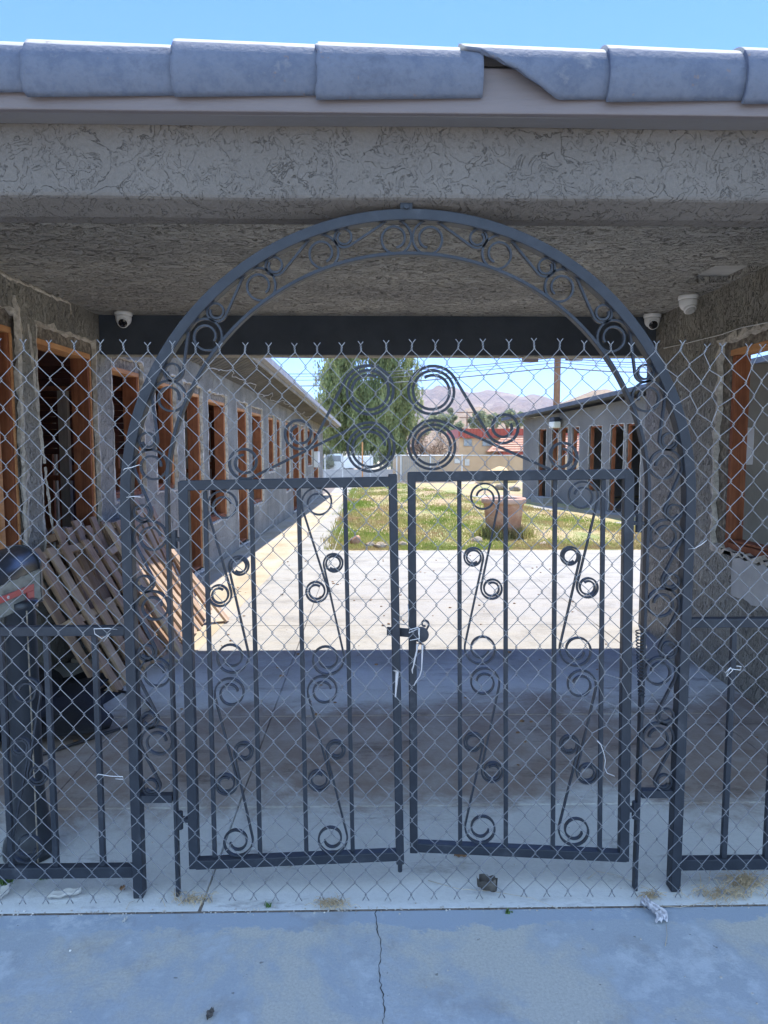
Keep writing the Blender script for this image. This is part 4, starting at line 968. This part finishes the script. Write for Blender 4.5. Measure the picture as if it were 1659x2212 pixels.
pallet('sunlit pallet at the far end of the left wall stack', (-1.42, 5.32, .0), R(56), R(3), R(-2), 2, L=1.02, Wd=.95)
pallet('pallet tucked behind the nearest one in the stack', (-1.76, 4.75, .0), R(68), R(1), R(3), 3, L=1.1, mt=('pallet_dark', 'pallet_dark'))
pallet('pallet tucked behind the sunlit one in the stack', (-1.64, 5.62, .0), R(67), R(-1), R(-1), 4, L=1.1)
for i, (fx, fy, ln, lab) in enumerate(((-1.28, 6.15, .95, 'loose board leaning at the far end of the pallets'), (-1.50, 6.45, 1.35, 'long grey board leaning beyond the pallets'), (-1.36, 4.98, 1.1, 'loose board lying over the join between the front pallets'))):
    an = R(52+5*i); o = MB().box(0, ln, -.045, .045, 0, .022).build('loose_board', 'pallet' if i != 1 else 'pallet_dark', bevel=.002)
    o.location = (fx, fy, .02+.02*i); o.rotation_euler = (0, -(math.pi-an), R(3*i-4)); tag(o, lab, 'board')
o = MB(); blob(o, (-1.95, 4.0, .03), (.34, .6, .09), 3, 40, 20, .45); tag(o.build('plastic_sheet', 'black', smooth=True), 'crumpled black plastic sheet heaped under the nearest pallet', 'plastic sheet')
# ================================================================== POT, ROCKS, SMALL PLANTS
pc = onZ(1094, 1168, 0); PW = (onY(1142, 1080, pc.y).x-onY(1046, 1080, pc.y).x)/2; PH = onY(1094, 1078, pc.y).z
pt = thing('flower_pot', 'large weathered terracotta pot at the edge of the lawn', 'pot', (pc.x, pc.y+.3, 0))
y_ = pc.y+.3
MB().lathe([(PW*.70, 0), (PW*.74, .03), (PW*.90, PH*.84), (PW*.92, PH*.86), (PW*1.0, PH*.87), (PW*1.02, PH*.9), (PW*1.02, PH*.98), (PW*.99, PH), (PW*.88, PH), (PW*.86, PH*.9)], c=(pc.x, y_, 0), n=40, cap=False).build('pot_body', 'terracotta', pt, smooth=True)
MB().lathe([(PW*.86, PH*.88), (.01, PH*.9)], c=(pc.x, y_, 0), n=24, cap=False).build('soil', 'soil', pt)
vs = []; fs = []; tn = []
for i in range(1500):
    a = rs.uniform(math.pi*.95, math.pi*2.05); rr_ = PW*.78+abs(rs.normal(0, .12)); blade(pc.x+rr_*math.cos(a), y_+rr_*math.sin(a)*.9, rs.uniform(.08, .3), .007, 0, 0)
o = MB(); o.v = vs; o.f = fs; o = o.build('grass_tuft', 'grass'); tone(o, [0]*len(fs)); tag(o, 'thick green tuft of grass around the foot of the terracotta pot', 'grass tuft')
rocks = [(769, 1180, .2, .13, 'rock_red', 'rounded reddish rock at the left front corner of the lawn'), (800, 1184, .16, .07, 'rock', 'flat pale rock next to the reddish one'),
         (822, 1186, .2, .08, 'rock', 'broken flat stone, third along the lawn edge from the left'), (870, 1183, .15, .07, 'rock', 'grey stone on the lawn edge behind the meeting gate stiles'),
         (1032, 1176, .24, .09, 'rock', 'low tan rock left of the terracotta pot'), (1175, 1180, .14, .05, 'rock', 'small flat stone right of the terracotta pot'),
         (1085, 1060, .5, .2, 'rock', 'pale boulder at the far edge of the lawn, left'), (1113, 1062, .45, .17, 'rock', 'pale boulder at the far edge of the lawn beside the house corner')]
for k, (px, py, w_, h_, mt, lb) in enumerate(rocks):
    p = onZ(px, py, 0); mb = MB(); blob(mb, (0, 0, 0), (w_*.45, w_*.35, h_*.8), k, 12, 8, .3); o = mb.build('rock', mt, smooth=True); o.location = (p.x, p.y+w_*.3, h_*.45); tag(o, lb, 'rock', 'rocks bordering the lawn')
def tuft(label, px, py, n_, h_, spread, mt='weed', name='weed', Z=0):
    global vs, fs, tn
    vs = []; fs = []; tn = []; p = onZ(px, py, Z)
    for i in range(n_): blade(p.x+rs.normal(0, spread), p.y+rs.normal(0, spread*.6), h_*rs.uniform(.4, 1.1), .0035 if h_ < .1 else .006)
    o = MB(); o.v = [(x-p.x, y-p.y, z) for x, y, z in vs]; o.f = fs; o = o.build(name, mt); o.location = (p.x, p.y, Z); tone(o, tn); tag(o, label, 'weed'); return o
tuft('small green weed at the base of the far left wing wall', 546, 1143, 60, .2, .06)
tuft('green weed by the frame corner at the far left edge', 8, 1908, 40, .05, .014)
tuft('little green weed under the left panel rail', 92, 1899, 22, .03, .008)
tuft('tiny green sprout in the sidewalk joint right of the dark leaf', 1095, 1972, 14, .02, .006)
tuft('tiny green sprout in the joint left of the dry clump', 579, 1959, 12, .02, .006)
# straw clumps, twigs, leaves along the joint
def clump(label, px, py, n_, r0, h_, mt='straw'):
    p = onZ(px, py, 0); mb = MB(); r1 = random.Random(px)
    for i in range(n_):
        a = r1.uniform(0, 6.28); q0 = Vector((r1.gauss(0, r0), r1.gauss(0, r0*.4), .002)); d = Vector((math.cos(a), math.sin(a)*.6, r1.uniform(.05, .9)))*h_*r1.uniform(.4, 1.2)
        q2 = q0+d; q1 = q0+d*.5+Vector((0, 0, h_*.25)); q2.z = max(.002, q2.z-h_*.15); mb.tube([q0, q1, q2], .0009, 4)
    o = mb.build('straw_clump', mt); o.location = p; tag(o, label, 'straw clump', 'dry debris caught along the joint')
clump('flat dry leaf clump lying on the joint left of the crack', 718, 1955, 90, .028, .035)
clump('tuft of straw caught at the foot of the left inner post', 415, 1948, 60, .03, .045)
clump('large upright straw tuft at the far right edge', 1610, 1915, 130, .02, .07)
clump('wide straw heap lying along the joint at the right', 1565, 1935, 130, .055, .05)
clump('dry fibres wedged above the white paper scrap', 1405, 1940, 50, .01, .04)
def twig(label, pts, r=.0012):
    P = [onZ(x_, y_, z_) for x_, y_, z_ in pts]; tag(MB().tube(P, r, 5, r*.5).build('twig', 'twig', smooth=True), label, 'twig', 'dry stems on the ground')
twig('long pale stem lying across the floor left of the dark leaf', [(925, 1902, .005), (990, 1920, .02), (1060, 1925, .012), (1150, 1940, .02), (1210, 1965, .004)])
twig('long straw stem running from the right leaf to the paper scrap', [(1270, 1898, .003), (1290, 1882, .02), (1330, 1890, .015), (1385, 1912, .012), (1440, 1935, .01)], .0011)
twig('curved pale stem along the joint at the right', [(1400, 1955, .003), (1470, 1960, .01), (1540, 1945, .012), (1580, 1925, .012), (1600, 1915, .01)])
twig('short vertical straw on the sidewalk right of the paper', [(1437, 2043, .002), (1441, 2020, .006), (1438, 1990, .008)])
twig('forked twig below the left inner post', [(385, 1955, .003), (420, 1930, .012), (450, 1925, .02), (460, 1880, .03)])
twig('small curled stem on the sidewalk at left', [(272, 1965, .002), (280, 1950, .008), (292, 1945, .004)])
def leafo(label, px, py, lx, ly, mt, rot, lift=.012, name='dead_leaf'):
    p = onZ(px, py, 0); vs = []; fs = []; n_ = 8
    for i in range(n_+1):
        u = i/n_; w_ = math.sin(math.pi*min(1, u*.92+.05))**.7
        for k in range(5):
            v_ = (k-2)/2; vs.append((lx*(u-.5), ly*.5*w_*v_*(1+.15*math.sin(i*2.3+k)), .003+lift*(abs(v_)**2*.9+.5*u*u)+.003*math.sin(i*1.7)))
    fs = [(i*5+k, i*5+k+1, i*5+k+6, i*5+k+5) for i in range(n_) for k in range(4)]
    o = MB().add(vs, fs).build(name, mt, smooth=True); o.location = p; o.rotation_euler = (0, 0, rot); sm = o.modifiers.new('s', 'SOLIDIFY'); sm.thickness = .0008; tag(o, label, 'leaf' if 'leaf' in name else 'paper'); return o
leafo('large curled dark leaf standing by the joint', 1052, 1930, .085, .055, 'leaf_grey', R(-50), .05)
leafo('small brown leaf under the right gate leaf', 995, 1853, .05, .022, 'leaf_dry', R(-15))
leafo('tan leaf fragment at the bottom left behind the fence', 265, 1925, .02, .02, 'leaf_dry', 0)
leafo('pale split leaf lying under the left panel', 140, 1940, .11, .03, 'patch', R(8), .02)
leafo('pale curled leaf at the far left edge of the joint', 6, 1942, .05, .035, 'patch', R(40), .03)
leafo('little pale seed leaf on the sidewalk at left', 270, 1991, .022, .008, 'patch', R(65), .006)
leafo('dull faded leaf on the sidewalk near the bottom left', 454, 2196, .032, .02, 'leaf_grey', R(75), .008)
# crumpled paper
p = onZ(1413, 1978, 0); vs = []; nx = 12; ny = 18; r1 = random.Random(5)
for j in range(ny+1):
    for i in range(nx+1):
        u = i/nx-.5; v_ = j/ny; q_ = noise.noise(Vector((u*5, v_*7, 3)))
        vs.append((u*.042*(1-.3*v_)+.012*math.sin(v_*5)+q_*.012, (v_-.5)*.09+q_*.01, .006+.03*abs(math.sin(u*7+v_*3+q_*2))*(.4+v_*.8)))
o = MB().add(vs, [(j*(nx+1)+i, j*(nx+1)+i+1, (j+1)*(nx+1)+i+1, (j+1)*(nx+1)+i) for j in range(ny) for i in range(nx)]).build('paper_scrap', 'paper', smooth=True)
o.location = p; o.rotation_euler = (0, 0, R(8)); o.modifiers.new('s', 'SOLIDIFY').thickness = .0008; tag(o, 'crumpled white wrapper lying over the joint at the right', 'paper')
# grit
mb = MB(); r1 = random.Random(9)
for i in range(420):
    if i < 300: x = r1.uniform(-1.5, 1.5); y = YJ+r1.gauss(0, .009); r_ = r1.uniform(.001, .0035)
    else: x = r1.uniform(-1.6, 1.6); y = r1.uniform(1.2, 3.2); r_ = r1.uniform(.0012, .004)
    blob(mb, (x, y, r_*.4), (r_*1.3, r_, r_*.7), i, 5, 3, .3)
tag(mb.build('loose_grit', 'grit'), 'loose grit scattered along the joint and the sidewalk', 'grit', kind='stuff')
# courtyard crumbs
mb = MB()
for i in range(160):
    x = r1.uniform(-1.9, 2.4); y = r1.uniform(3.2, 10.3); r_ = r1.uniform(.004, .014); blob(mb, (x, y, r_*.4), (r_*1.4, r_, r_*.5), i, 5, 3, .3)
tag(mb.build('leaf_crumbs', 'leaf_dry'), 'dark crumbs of leaf and dirt on the passage floor', 'debris', kind='stuff')
# ================================================================== BEYOND THE LAWN
YW = 33.0
def wx(px, Y=YW): return onY(px, 1000, Y).x
def wz(py, Y): return onY(880, py, Y).z
bw = thing('boundary_wall', 'beige boundary wall beyond the lawn behind a slatted fence', 'wall', (wx(990), YW+1, 0))
MB().box(wx(850), wx(1500), YW+1, YW+1.15, 0, wz(985, YW+1)).build('wall_face', 'beige', bw)
MB().box(wx(850), wx(1500), YW+.97, YW+1.18, wz(985, YW+1), wz(982.5, YW+1)).build('coping', 'patch', bw)
mb = MB()
for px in (1060, 1108, 1160): mb.box(wx(px), wx(px)+.12, YW+.95, YW+.998, 0, wz(985, YW+1))
mb.build('pilaster', 'beige', bw)
for i, (x0, x1, y0, y1, lb) in enumerate(((987, 999, 991, 1001, 'small white panel on the beige wall, the wider one'), (1010, 1020, 992, 1006, 'white panel on the beige wall, the taller one'))):
    tag(MB().box(wx(x0), wx(x1), YW+.94, YW+.997, wz(y1, YW+1), wz(y0, YW+1)).build('wall_panel', 'patch', bevel=.01), lb, 'panel')
# mound
mc = onZ(1070, 1040, 0); mb = MB(); blob(mb, (0, 0, 0), (.95, .7, .62), 5, 22, 14, .22); o = mb.build('soil_mound', 'mound', smooth=True); o.location = (wx(1072, 31.5), 31.5, 0); tag(o, 'straw coloured mound of soil in front of the beige wall', 'mound')
# far chain link: fence with posts and a rail
ff = thing('rear_fence', 'far chain link fence with pale posts at the end of the courtyard', 'fence', (wx(860), YW, 0))
x0, x1 = wx(690), wx(1000); zt = wz(984, YW); mb = MB(); sp = .11
n_ = int((x1-x0+zt)/sp)
for i in range(n_):
    for s_ in (1, -1):
        xa = x0-zt+i*sp if s_ > 0 else x0+i*sp; xb = xa+s_*zt; za, zb2 = 0, zt
        if s_ > 0 and xa < x0: za = x0-xa; xa = x0
        if xb > x1: zb2 = za+(x1-xa) if s_ > 0 else zb2; xb = min(xb, x1)
        if s_ < 0 and xa > x1: za = xa-x1; xa = x1
        if s_ < 0 and xb < x0: zb2 = xa-x0+za; xb = x0
        if zb2 > za+.02: mb.tube([(xa, YW, za), (xb, YW, zb2)], .0028 if xa < wx(866) else .0018, 3, cap=False)
mb.build('wire_mesh', 'steel_bg', ff)
for px in (702, 740, 800, 857, 866, 930, 998): MB().box(wx(px)-.03, wx(px)+.03, YW-.03, YW+.03, 0, zt+.05).build('post', 'steel_bg', ff, bevel=.01)
MB().tube([(wx(866), YW, zt), (x1, YW, zt)], .022, 8).build('top_rail', 'steel_bg', ff)
mb = MB(); x = wx(868)
while x < wx(940): mb.box(x, x+.05, YW+.02, YW+.025, .05, zt-.05); x += .085
mb.build('privacy_slats', 'eave', ff)
mb = MB(); P = []
for i in range(160): a = i*.42; P.append((wx(735)+i*.0115, YW+.13*math.sin(a)*.6, zt+.07+.13*math.cos(a)))
tag(mb.tube(P, .006, 4).build('coiled_wire', 'steel_bg', smooth=True), 'loose coil of wire along the top of the far fence', 'wire')
tag(MB().box(wx(783)-.035, wx(783)+.035, YW-.12, YW-.06, 0, wz(955, YW)).build('stake', 'orange_wood', bevel=.005), 'orange wooden stake standing against the far fence', 'stake')
# trailer beyond
tr = thing('box_trailer', 'white box trailer parked behind the far fence', 'trailer', (wx(770, 36), 36, 0))
MB().box(wx(742, 36), wx(806, 36), 36, 38, wz(1012, 36), wz(985, 36)).build('body', 'white', tr, bevel=.04)
for px in (757, 792): MB().tube([(wx(px, 36), 36-.05, .3), (wx(px, 36), 36.2, .3)], .28, 18).build('wheel', 'cable', tr)
MB().box(wx(700, 36.5), wx(850, 36.5), 35.3, 35.4, 0, wz(1013, 36)).build('low_wall', 'roof', None) 
tag(COL.objects['low_wall'], 'low grey block wall behind the far fence, before the trailer', 'wall')
MB().box(wx(773.5, 36), wx(777, 36), 35.96, 36, wz(1010, 36), wz(986, 36)).build('door_trim', 'roof', tr)
# small car at left
cr = thing('parked_car', 'small pale parked car glimpsed behind the far fence on the left', 'car', (wx(728, 37), 37, 0))
prof = [(-1.9, .35), (-1.95, .75), (-1.2, .85), (-.7, 1.28), (.6, 1.3), (1.2, .9), (1.9, .8), (1.95, .35)]; n_ = len(prof); cx_ = wx(722, 37)
MB().add([(cx_+x*.5, 37, z) for x, z in prof]+[(cx_+x*.5, 38.6, z) for x, z in prof], [(i, (i+1) % n_, n_+(i+1) % n_, n_+i) for i in range(n_)]+[tuple(range(n_-1, -1, -1)), tuple(range(n_, 2*n_))]).build('body', 'white', cr, bevel=.05)
MB().box(cx_-.45, cx_+.35, 36.98, 36.999, .9, 1.2).build('window', 'glass', cr)
for dx_ in (-.6, .6): MB().tube([(cx_+dx_, 36.95, .3), (cx_+dx_, 37.2, .3)], .28, 16).build('wheel', 'cable', cr)
# house
YH = 55
hs = thing('red_roofed_house', 'beige house with red metal roof edge behind the boundary wall', 'house', (wx(1060, YH), YH, 0))
X_ = lambda px: wx(px, YH)
Z_ = lambda py: wz(py, YH)
MB().box(X_(991), X_(1330), YH, YH+8, -.04, Z_(946)).build('wall', 'beige', hs)
rfm = MB(); x = X_(989); x1_ = X_(1332)
while x < x1_: rfm.box(x, x+.2, YH-.25, YH+8, Z_(946), Z_(926)); rfm.box(x+.2, x+.24, YH-.21, YH+8, Z_(946)+.02, Z_(926)-.02); x += .24
rfm.build('red_roof', 'redroof', hs)
mb = MB(); mb.add([(X_(1048), YH-2.5, Z_(975)), (X_(1330), YH-2.5, Z_(975)), (X_(1330), YH-.26, Z_(941)), (X_(1085), YH-.26, Z_(941)), (X_(1048), YH-.01, Z_(975))], [(0, 1, 2, 3), (0, 3, 4)])
for i in range(7):
    z = Z_(975)+(Z_(941)-Z_(975))*i/7; y = YH-2.5+2.24*i/7; mb.box(X_(1048+37*i/7), X_(1330), y-.03, y+.05, z, z+.06)
mb.build('tile_roof', 'tileroof', hs)
MB().box(X_(1075), X_(1330), YH-2.2, YH, -.04, Z_(976)).build('porch_wall', 'redroof', hs)
for x0, x1 in ((1001, 1019), (1041, 1060)):
    f_ = MB().box(X_(x0), X_(x1), YH-.06, YH-.002, Z_(964), Z_(948)).build('window_frame', 'eave', hs)
    MB().box(X_(x0+1.3), X_(x1-1.3), YH-.075, YH-.062, Z_(963), Z_(949.5)).build('pane', 'glass', f_)
    MB().box(X_((x0+x1)/2)-.04, X_((x0+x1)/2)+.04, YH-.085, YH-.077, Z_(963), Z_(949.5)).build('mullion', 'eave', f_)
# ---- trees
def tree(name, label, cat, px, Y, wpx, ytop, ybot, nleaf, mt, leafs, seed, droop=False, group=None, trunk=True):
    r0 = np.random.RandomState(seed); c = onY(px, 1000, Y); zt_ = onY(px, ytop, Y).z; zb_ = max(.2, onY(px, ybot, Y).z); Rx = wpx/2/F*Y
    root = thing(name, label, cat, (c.x, Y, 0), group)
    cz = (zt_+zb_)/2; hz = (zt_-zb_)/2
    if trunk:
        mb = MB(); hT = zb_+hz*.5; mb.tube([(c.x, Y, -.1), (c.x+.1*Rx, Y, hT*.5), (c.x, Y, hT)], Rx*.09, 8, Rx*.055)
        for k in range(9):
            a = r0.uniform(0, 6.28); l_ = Rx*r0.uniform(.4, .8); mb.tube([(c.x, Y, hT*r0.uniform(.6, 1)), (c.x+l_*.5*math.cos(a), Y+l_*.5*math.sin(a), hT+hz*.3), (c.x+l_*math.cos(a), Y+l_*math.sin(a), hT+hz*r0.uniform(.4, .9))], Rx*.04, 6, Rx*.012)
        mb.build('trunk', 'bark', root, smooth=True)
    V = []; Fc = []; tn_ = []
    def quad(p, ax_, ay_, tv):
        k = len(V); V.extend([tuple(p-ax_), tuple(p+ay_*.3-ax_*.2), tuple(p+ax_), tuple(p-ay_*.3)]); V[k+1] = tuple(p+ay_); V[k+3] = tuple(p-ay_)
        Fc.append((k, k+1, k+2, k+3)); tn_.append(tv)
    # lobed crown: several clumps
    cl = []
    for k in range(56 if droop else 13):
        a = r0.uniform(0, 6.28); e = r0.uniform(-1, 1) if k % 3 else r0.uniform(-.75, 0); rr_ = r0.uniform(.35, .82)
        cl.append((Vector((c.x+Rx*rr_*math.cos(a)*math.sqrt(1-e*e*.7), Y+Rx*rr_*math.sin(a)*math.sqrt(1-e*e*.7), cz+hz*.78*e)), Rx*r0.uniform(.22, .42), r0.uniform(.0, 1.)))
    if droop:
        ns = nleaf//26
        for s_ in range(ns):
            cc, rc, tv = cl[r0.randint(len(cl))]; d = Vector(r0.normal(0, 1, 3)); d.normalize(); p = cc+d*rc*r0.uniform(.4, 1.05); p.z += rc*.3; L = r0.uniform(.3, 1.1); sw = Vector((r0.normal(0, .12), r0.normal(0, .12), 0))
            q_ = r0.uniform(-.25, .3)
            for i in range(26):
                f = i/26; pp_ = p+Vector((0, 0, -L*f))+sw*f*L*.5+Vector(r0.normal(0, .06, 3))
                if pp_.z < .25: break
                ang = r0.uniform(0, 3.14); ax_ = Vector((math.cos(ang)*leafs*.35, math.sin(ang)*leafs*.35, 0)); ay_ = Vector((r0.normal(0, .03), r0.normal(0, .03), leafs))
                quad(pp_, ax_, ay_, min(1, max(0, tv*.5+.25+q_+r0.normal(0, .15))))
    else:
        for s_ in range(nleaf):
            cc, rc, tv = cl[r0.randint(len(cl))]; d = Vector(r0.normal(0, 1, 3)); d.normalize(); p = cc+Vector((d.x, d.y, d.z*.8))*rc*r0.uniform(.3, 1.1)
            if p.z < .02: p.z = .1
            ax_ = Vector(r0.normal(0, leafs*.6, 3)); ay_ = Vector(r0.normal(0, leafs*.6, 3)); quad(p, ax_, ay_, min(1, max(0, tv*.5+.25+r0.normal(0, .2))))
    mb = MB(); mb.v = V; mb.f = Fc; o = mb.build('crown', mt, root); tone(o, tn_)
    return root
tree('pepper_tree', 'tall drooping green pepper tree in the middle beyond the lawn', 'tree', 788, 42, 240, 660, 1035, 135000, 'pepper', .095, 5, True)
tree('shrub', 'thin grey green shrub between the left wing and the pepper tree', 'shrub', 705, 37, 50, 955, 1030, 2600, 'shrub', .05, 6, trunk=True)
tree('dry_bush', 'leafless pinkish bush right of the pepper tree trunk', 'bush', 925, 44, 130, 920, 1010, 6000, 'bare', .05, 7)
k = 0
for px, Y, wp, yt, yb, lb in ((900, 95, 60, 905, 950, 'yellow green bush low behind the pepper tree'), (950, 130, 60, 893, 935, 'rounded green tree left of the far utility poles'),
        (968, 150, 32, 880, 925, 'dark green tree beside the first far utility pole'), (1035, 150, 50, 888, 925, 'broad green tree over the red roof'),
        (1062, 170, 34, 893, 925, 'small green tree over the red roof, right of the broad one'), (1095, 140, 46, 881, 920, 'dark tree over the house near the angled roof'),
        (985, 110, 44, 908, 945, 'low olive bush just left of the red roof'), (700, 90, 60, 925, 990, 'pale bush beyond the end of the left wing'), (1120, 120, 36, 892, 925, 'grey green tree at the corner of the angled house')):
    tree('distant_tree', lb, 'tree', px, Y, wp, yt, yb, 2200, 'shrub', .0022*Y, 20+k, group='trees at the foot of the hills'); k += 1
# utility poles and lines
YP = 34; p = onY(1204, 800, YP)
up = thing('utility_pole', 'tall brown wooden utility pole rising behind the angled house', 'utility pole', (p.x, YP, 0))
MB().tube([(p.x, YP, -.05), (p.x, YP, 7), (p.x, YP, 12)], .17, 14, .14).build('pole', 'polewood', up, smooth=True)
z_ = onY(1204, 879, YP).z; MB().tube([(p.x, YP, z_-.06), (p.x, YP, z_+.06)], .2, 14).build('metal_band', 'steel_bg', up)
for (xa, xb, yy) in ((1128, 1162, 778), (1222, 1258, 775)):
    a = onY(xa, yy, YP-.2); b_ = onY(xb, yy, YP-.2); MB().tube([a, b_], .1, 10).build('insulator', 'rust', up)
MB().sweep([onY(1110, 764, YP-.2), onY(1300, 760, YP-.2)], (0, 1, 0), .12, .12).build('crossarm', 'polewood', up)
for i, (ya, yb_, yc, lb) in enumerate(((803, 772, 782, 'topmost power line'), (817, 783, 792, 'second power line from the top'), (830, 793, 803, 'third power line, the thickest'), (809, 777, 787, 'thin power line between the first two'))):
    A = onY(540, ya+4, 46); B = onY(1206, yb_, YP-.25); C = onY(1460, yc, 30); P = []
    for j in range(15): f = j/14; q_ = A.lerp(B, f); q_.z -= .5*math.sin(math.pi*f)*.6; P.append(q_)
    for j in range(1, 9): f = j/8; q_ = B.lerp(C, f); q_.z -= .1*math.sin(math.pi*f); P.append(q_)
    tag(MB().tube(P, (.024, .02, .032, .014)[i], 4).build('power_line', 'skywire', smooth=True), lb+' crossing behind the passage opening', 'power line', 'overhead lines')
for i, (px, yt, lb) in enumerate(((1009, 889, 'distant utility pole with two crossarms above the red roof'), (1069, 903, 'distant thin pole over the middle of the red roof'))):
    Y = 150; a = onY(px, yt, Y); r_ = thing('utility_pole', lb, 'utility pole', (a.x, Y, 0))
    MB().tube([(a.x, Y, -.05), (a.x, Y, a.z)], .17, 8, .13).build('pole', 'polewood', r_)
    if i == 0:
        for dz in (.2, 1.3): MB().box(a.x-2.4+dz*.6, a.x+2.4-dz*.6, Y-.1, Y+.1, a.z-dz-.1, a.z-dz+.1).build('crossarm', 'polewood', r_)
# ---- hills
def ridge(name, label_y, Y0, Y1, pxa, pxb, prof, mt, rough, seed, ext=400):
    """terrain that climbs from Y0 to a crest at Y1 whose skyline follows prof"""
    xs_ = [q_[0] for q_ in prof]; hs_ = [q_[1] for q_ in prof]; nx_, ny_ = 220, 44; V = []
    for j in range(ny_+1):
        f = j/ny_; g_ = f/.72 if f < .72 else 1-(f-.72)/.28*.5
        Y = Y0+(Y1-Y0)*f/.72
        for i in range(nx_+1):
            px = pxa+(pxb-pxa)*i/nx_; h = np.interp(px, xs_, hs_); top = onY(px, h, Y1).z; x = onY(px, 900, Y1).x*(Y/Y1)**.8
            q_ = Vector((x/rough, Y/rough, seed)); nn = noise.fractal(q_, .9, 2.1, 6); rd = 1-abs(noise.noise(q_*1.3+Vector((0, 0, 4))))*2
            z = top*(g_**1.25)+(nn*.2+rd*.13-.08)*top*math.sin(math.pi*min(1, f/.72))*1.2+top*.02*nn
            V.append((x, Y, z-1))
    o = MB().add(V, [(j*(nx_+1)+i, j*(nx_+1)+i+1, (j+1)*(nx_+1)+i+1, (j+1)*(nx_+1)+i) for j in range(ny_) for i in range(nx_)]).build(name, mt, smooth=True)
    tag(o, kind='structure'); return o
c7 = lambda x, y: ((1500+x/2.37)/1.8517, (1350+y/2.37)/1.8517)
c8 = lambda x, y: ((2000+x/2.37)/1.8517, (1350+y/2.37)/1.8517)
prof = [(300, 880), (600, 872), (780, 850), c7(460, 475), c7(600, 478), c7(690, 460), c7(780, 480), c7(900, 512), c7(980, 500), c7(1050, 478), c7(1130, 492), c7(1290, 520), c7(1390, 550), c7(1470, 525), c7(1600, 548), c7(1700, 585), c8(350, 560), c8(520, 590), (1260, 872), (1400, 880), (1700, 870)]
ridge('mountains', '', 700, 1700, 250, 1750, prof, 'mountain', 120, 2)
ridge('hills', '', 260, 620, 1080, 1800, [(1080, 935), (1130, 905), (1200, 893), c8(560, 600), c8(700, 548), c8(860, 490), c8(1000, 480), c8(1120, 510), (1450, 850), (1800, 860)], 'hill', 110, 5)
ridge('hills', '', 300, 650, 900, 1180, [(900, 935), (950, 905), (985, 893), (1010, 878), (1035, 874), (1060, 884), (1090, 893), (1130, 910), (1180, 925)], 'hill', 60, 9)

# the dry air that pales the hills
m = bpy.data.materials.new('haze'); m.use_nodes = True; t = NT(m); t.n.remove(t.n['Principled BSDF'])
pv = t.new('ShaderNodeVolumePrincipled'); pv.inputs['Color'].default_value = (.86, .9, 1, 1); pv.inputs['Density'].default_value = .0002; t.link(pv.outputs[0], t.n['Material Output'].inputs['Volume'])
tag(MB().box(-2000, 2000, -400, 2500, -1.1, 260).build('haze', m), kind='stuff')
